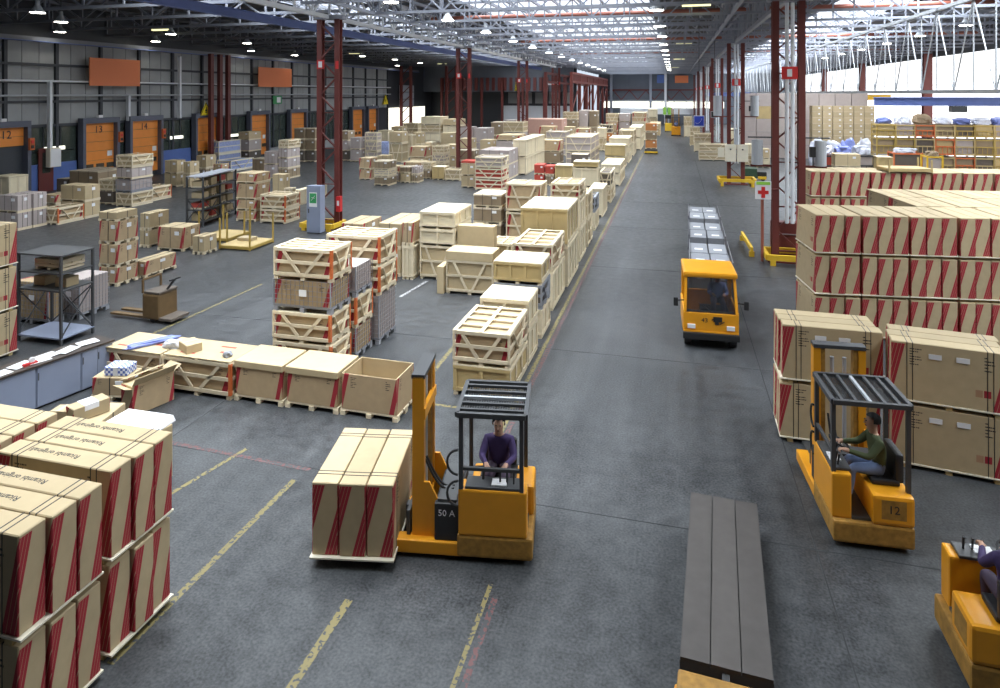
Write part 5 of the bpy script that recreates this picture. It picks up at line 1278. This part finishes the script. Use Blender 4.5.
ds_ = thing('dark_monitor', 'black board hanging below the green arrow sign', 'board', gp(668, 117, 3.9)); rng('panel', 'black', ds_, -.6, .6, 0, .15, -.35, .35); rng('bracket', 'charcoal', ds_, -.05, .05, .02, .1, .35, 15.2); ds_.scale = (.6, 1, .6)
bk = thing('black_board', 'black square board by the second right column', 'board', gp(714.5, 114.5, 5.0)); rng('frame', 'grey', bk, -.5, .5, 0, .08, -.45, .45); rng('panel', 'black', bk, -.42, .42, -.03, 0, -.38, .38); rng('hanger', 'charcoal', bk, -.03, .03, 0, .06, .4, 13.4); bk.scale = (.6, 1, .6)
gm = thing('green_machine', 'dark green generator cart behind the nearest right column', 'machine', gp(756, 181)); MB().box(-.8, .1, 0, 1.0, .2, .95).build('housing', 'olive', gm, bevel=.04); MB().box(.1, .8, .1, .9, .2, .7).build('engine', 'black', gm, bevel=.05); rng('bumper', 'yellow', gm, .15, .75, -.05, .1, .15, .35)
for s in (-.5, .5): MB().cyl((s, -.02, .18), (s, .1, .18), .18, n=12).build('wheel', 'black', gm)
t = thing('steel_cabinet_red', 'red steel locker behind the foot of nearest right column', 'locker', (CR, 29.6, 0)); rng('body', 'red_steel', t, -.5, .8, 0, .5, .05, 1.4); rng('shelf', 'wire', t, -.45, .75, -.05, 0, .9, .94)
tag(MB().box(-.18, .18, -.04, .04, -.1, .1).mesh and MB().box(-.9, .9, -.05, .05, 0, .5).build('white_notice', 'paper', None, gp(554, 85, 8.0)), 'white notice board on the red far-left steelwork', 'notice')
# ---- red mezzanine frame far on the left of the aisle
mz = thing('mezzanine_frame', 'dark red steel mezzanine frame far left of the aisle', 'mezzanine', (CL, 0, 0))
for k in range(7):
    Y = 88 + k * 8
    for X in (0, 3.5): rng('post', 'red_steel', mz, X - .2, X + .2, Y - .2, Y + .2, 0, 9.6)
for z in (8.3, 9.5): rng('beam', 'red_steel', mz, 3.3, 3.7, 88, 136, z - .15, z + .15); rng('beam', 'red_steel', mz, -.2, .2, 88, 136, z - .15, z + .15)
for k in range(40): rng('fascia_rib', 'red_steel', mz, 3.55, 3.62, 88.2 + k * 1.2, 88.9 + k * 1.2, 8.4, 9.4)
for k in range(6): bar('brace', 'red_steel', mz, (3.5, 88 + k * 8, 4), (3.5, 96 + k * 8, 8.2), .12)

# ================================================================== right bay goods
pr = gp(862, 159); 
def grid(lab, kindm, x0, x1, yb, nx, nz, h, D, grp, odd=None):
    a_ = gp(x1, yb); xl = xat(x0, a_.y); w_ = (a_.x - xl) / nx
    for i in range(nx):
        for j in range(nz):
            mk = kindm if not odd or (i, j) not in odd else odd[(i, j)]
            t = thing('stacked_carton', '%s, column %s from left, %s' % (lab, nth(i), ('bottom layer' if j == 0 else 'top layer' if j == nz - 1 else nth(j) + ' layer up')), 'carton', (xl + (i + .5) * w_, a_.y + D / 2, j * h), 0, grp)
            carton('box', t, (0, 0, 0), w_ - .05, D, h - .03, mk); rng('runner', 'pine' if kindm == 'kraft' else 'greywood', t, -w_ / 2 + .06, w_ / 2 - .06, -D / 2 + .02, -D / 2 + .1, h - .03, h - .005)
            if kindm == 'kraft': box('label', 'paper', t, (w_ * .2, -D / 2 - .005, h * .6), (.16, .01, .12))
grid('kraft carton of the tall pile before white wall', 'kraft', 812, 875, 166, 6, 10, .56, 1.4, 'kraft cartons of tall pile before white wall')
grid('big mauve carton of the wall behind right columns', 'mauve', 741, 868, 160, 8, 5, 1.36, 1.6, 'mauve cartons behind right columns', {(1, 3): 'gold'})
def stillage(lab, px, yb, W, D, H, mk, fill, ftop, z=0):
    p = px if isinstance(px, Vector) else gp(px, yb); t = thing('stillage', lab, 'stillage', (p.x, p.y + D / 2, z))
    for sx in (-1, 1):
        for sy in (-1, 1): rng('post', mk, t, sx * W / 2 - .05, sx * W / 2 + .05, sy * D / 2 - .05, sy * D / 2 + .05, 0, H)
    for z in (.2, H * .55, H - .1):
        for sy in (-1, 1): rng('rail', mk, t, -W / 2, W / 2, sy * D / 2 - .03, sy * D / 2 + .03, z - .05, z + .05)
        for sx in (-1, 1): rng('rail', mk, t, sx * W / 2 - .03, sx * W / 2 + .03, -D / 2, D / 2, z - .05, z + .05)
    for k in range(4): bar('mesh_bar', mk, t, (-W / 2 + W * (k + .5) / 4, -D / 2, .2), (-W / 2 + W * (k + .5) / 4, -D / 2, H * .55), .04)
    rng('floor', mk, t, -W / 2, W / 2, -D / 2, D / 2, .12, .2)
    if fill: carton('contents', t, (0, 0, .2), W - .15, D - .15, H * .84, fill)
    return t
stw = [(908, 183, 1.9, 1.4, 2.3, 'orangepost', 'dark', 'orange stillage with dark bundle'),
       (935, 190, .95, 1.2, 2.4, 'yellow', 'mauve', 'narrow yellow stillage beside the orange one')]
for (px, yb, W_, D_, H_, mk, fill, lab) in stw:
    stillage(lab, px, yb, W_, D_, H_, mk, fill, 0); p = gp(px, yb)
    lumpy('wrapped_bundle', 'crumpled purple film bundle on the ' + lab, 'bundle', (p.x, p.y + D_ / 2, .2 + H_ * .84), (W_ * .8, D_ * .75, .5), ('film', 'bluefilm', 'film', 'brown')[px % 4], px, 0, .35)
k = 0
for c, px in enumerate((886, 905.5, 925, 945, 965, 985, 1004)):
    p = gp(965, 176); p = Vector((xat(px, p.y), p.y, 0)); rr = random.Random(px)
    for l in range(3):
        W_ = 1.5; H_ = (1.55, 1.5, 1.15)[l]; z = (0, 1.55, 3.05)[l]
        mk = ('gold', 'post_yellow', 'post_yellow', 'gold', 'orangepost')[(c + l) % 5]; fill = ('dark', 'brown', 'gold', 'brown', 'mauve')[(c * 2 + l) % 5]
        stillage('%s stillage, %s of three high, %s tower from the bale row' % ({'gold': 'tan', 'post_yellow': 'dull yellow', 'orangepost': 'orange'}[mk], pos_word(l, 3), nth(c)), p, 0, W_ - .12, 1.5, H_ - .02, mk, fill, 0, z)
    lumpy('wrapped_bundle', 'crumpled film bundle on top of the %s stillage tower' % nth(c), 'bundle', (p.x, p.y + .75, 3.05 + 1.14), (W_ * .8, 1.2, rr.uniform(.5, .9)), ('bluefilm', 'film', 'brown', 'film', 'bluefilm', 'film', 'bluefilm')[c], int(px), 0, .35)
rk = [(826, 179), (845, 179), (864, 179)]
for i, (px, yb) in enumerate(rk):
    stillage('dark rack of mixed parts below wrapped bales, %s from left' % nth(i), px, yb, 1.35, 1.4, 1.9, 'charcoal', ('redbox', 'dark', 'mauve', 'dark')[i], 0); p = gp(px, yb)
    lumpy('wrapped_bale', 'pale film-wrapped bale on dark rack, %s from left' % nth(i), 'bale', (p.x, p.y + .7, 1.91), (1.15, 1.1, .75), ('film', 'bluefilm', 'film', 'film')[i], 40 + i, 0, .4, 4)
for i, (px, yb) in enumerate(((818, 171), (834, 171), (850, 171), (866, 171))):
    p = gp(px, yb); lumpy('wrapped_bale', 'pale film-wrapped bale in the rear bale row, %s from left' % nth(i), 'bale', (p.x, p.y + .5, 0), (1.2, 1.0, 2.9), ('film', 'film', 'bluefilm', 'film', 'film')[i], 60 + i, 0, .3, 4)
p = gp(949, 205); yp = post_pallet('yellow post pallet standing on top of the far striped row', (9.6, 32.0, 3 * (CH_ + PH_)), R(9), 1.7, 1.1, .55, 'gold')
# ---- items on the striped pile by the cabinets
TOPZ = 2 * (CH_ + PH_)
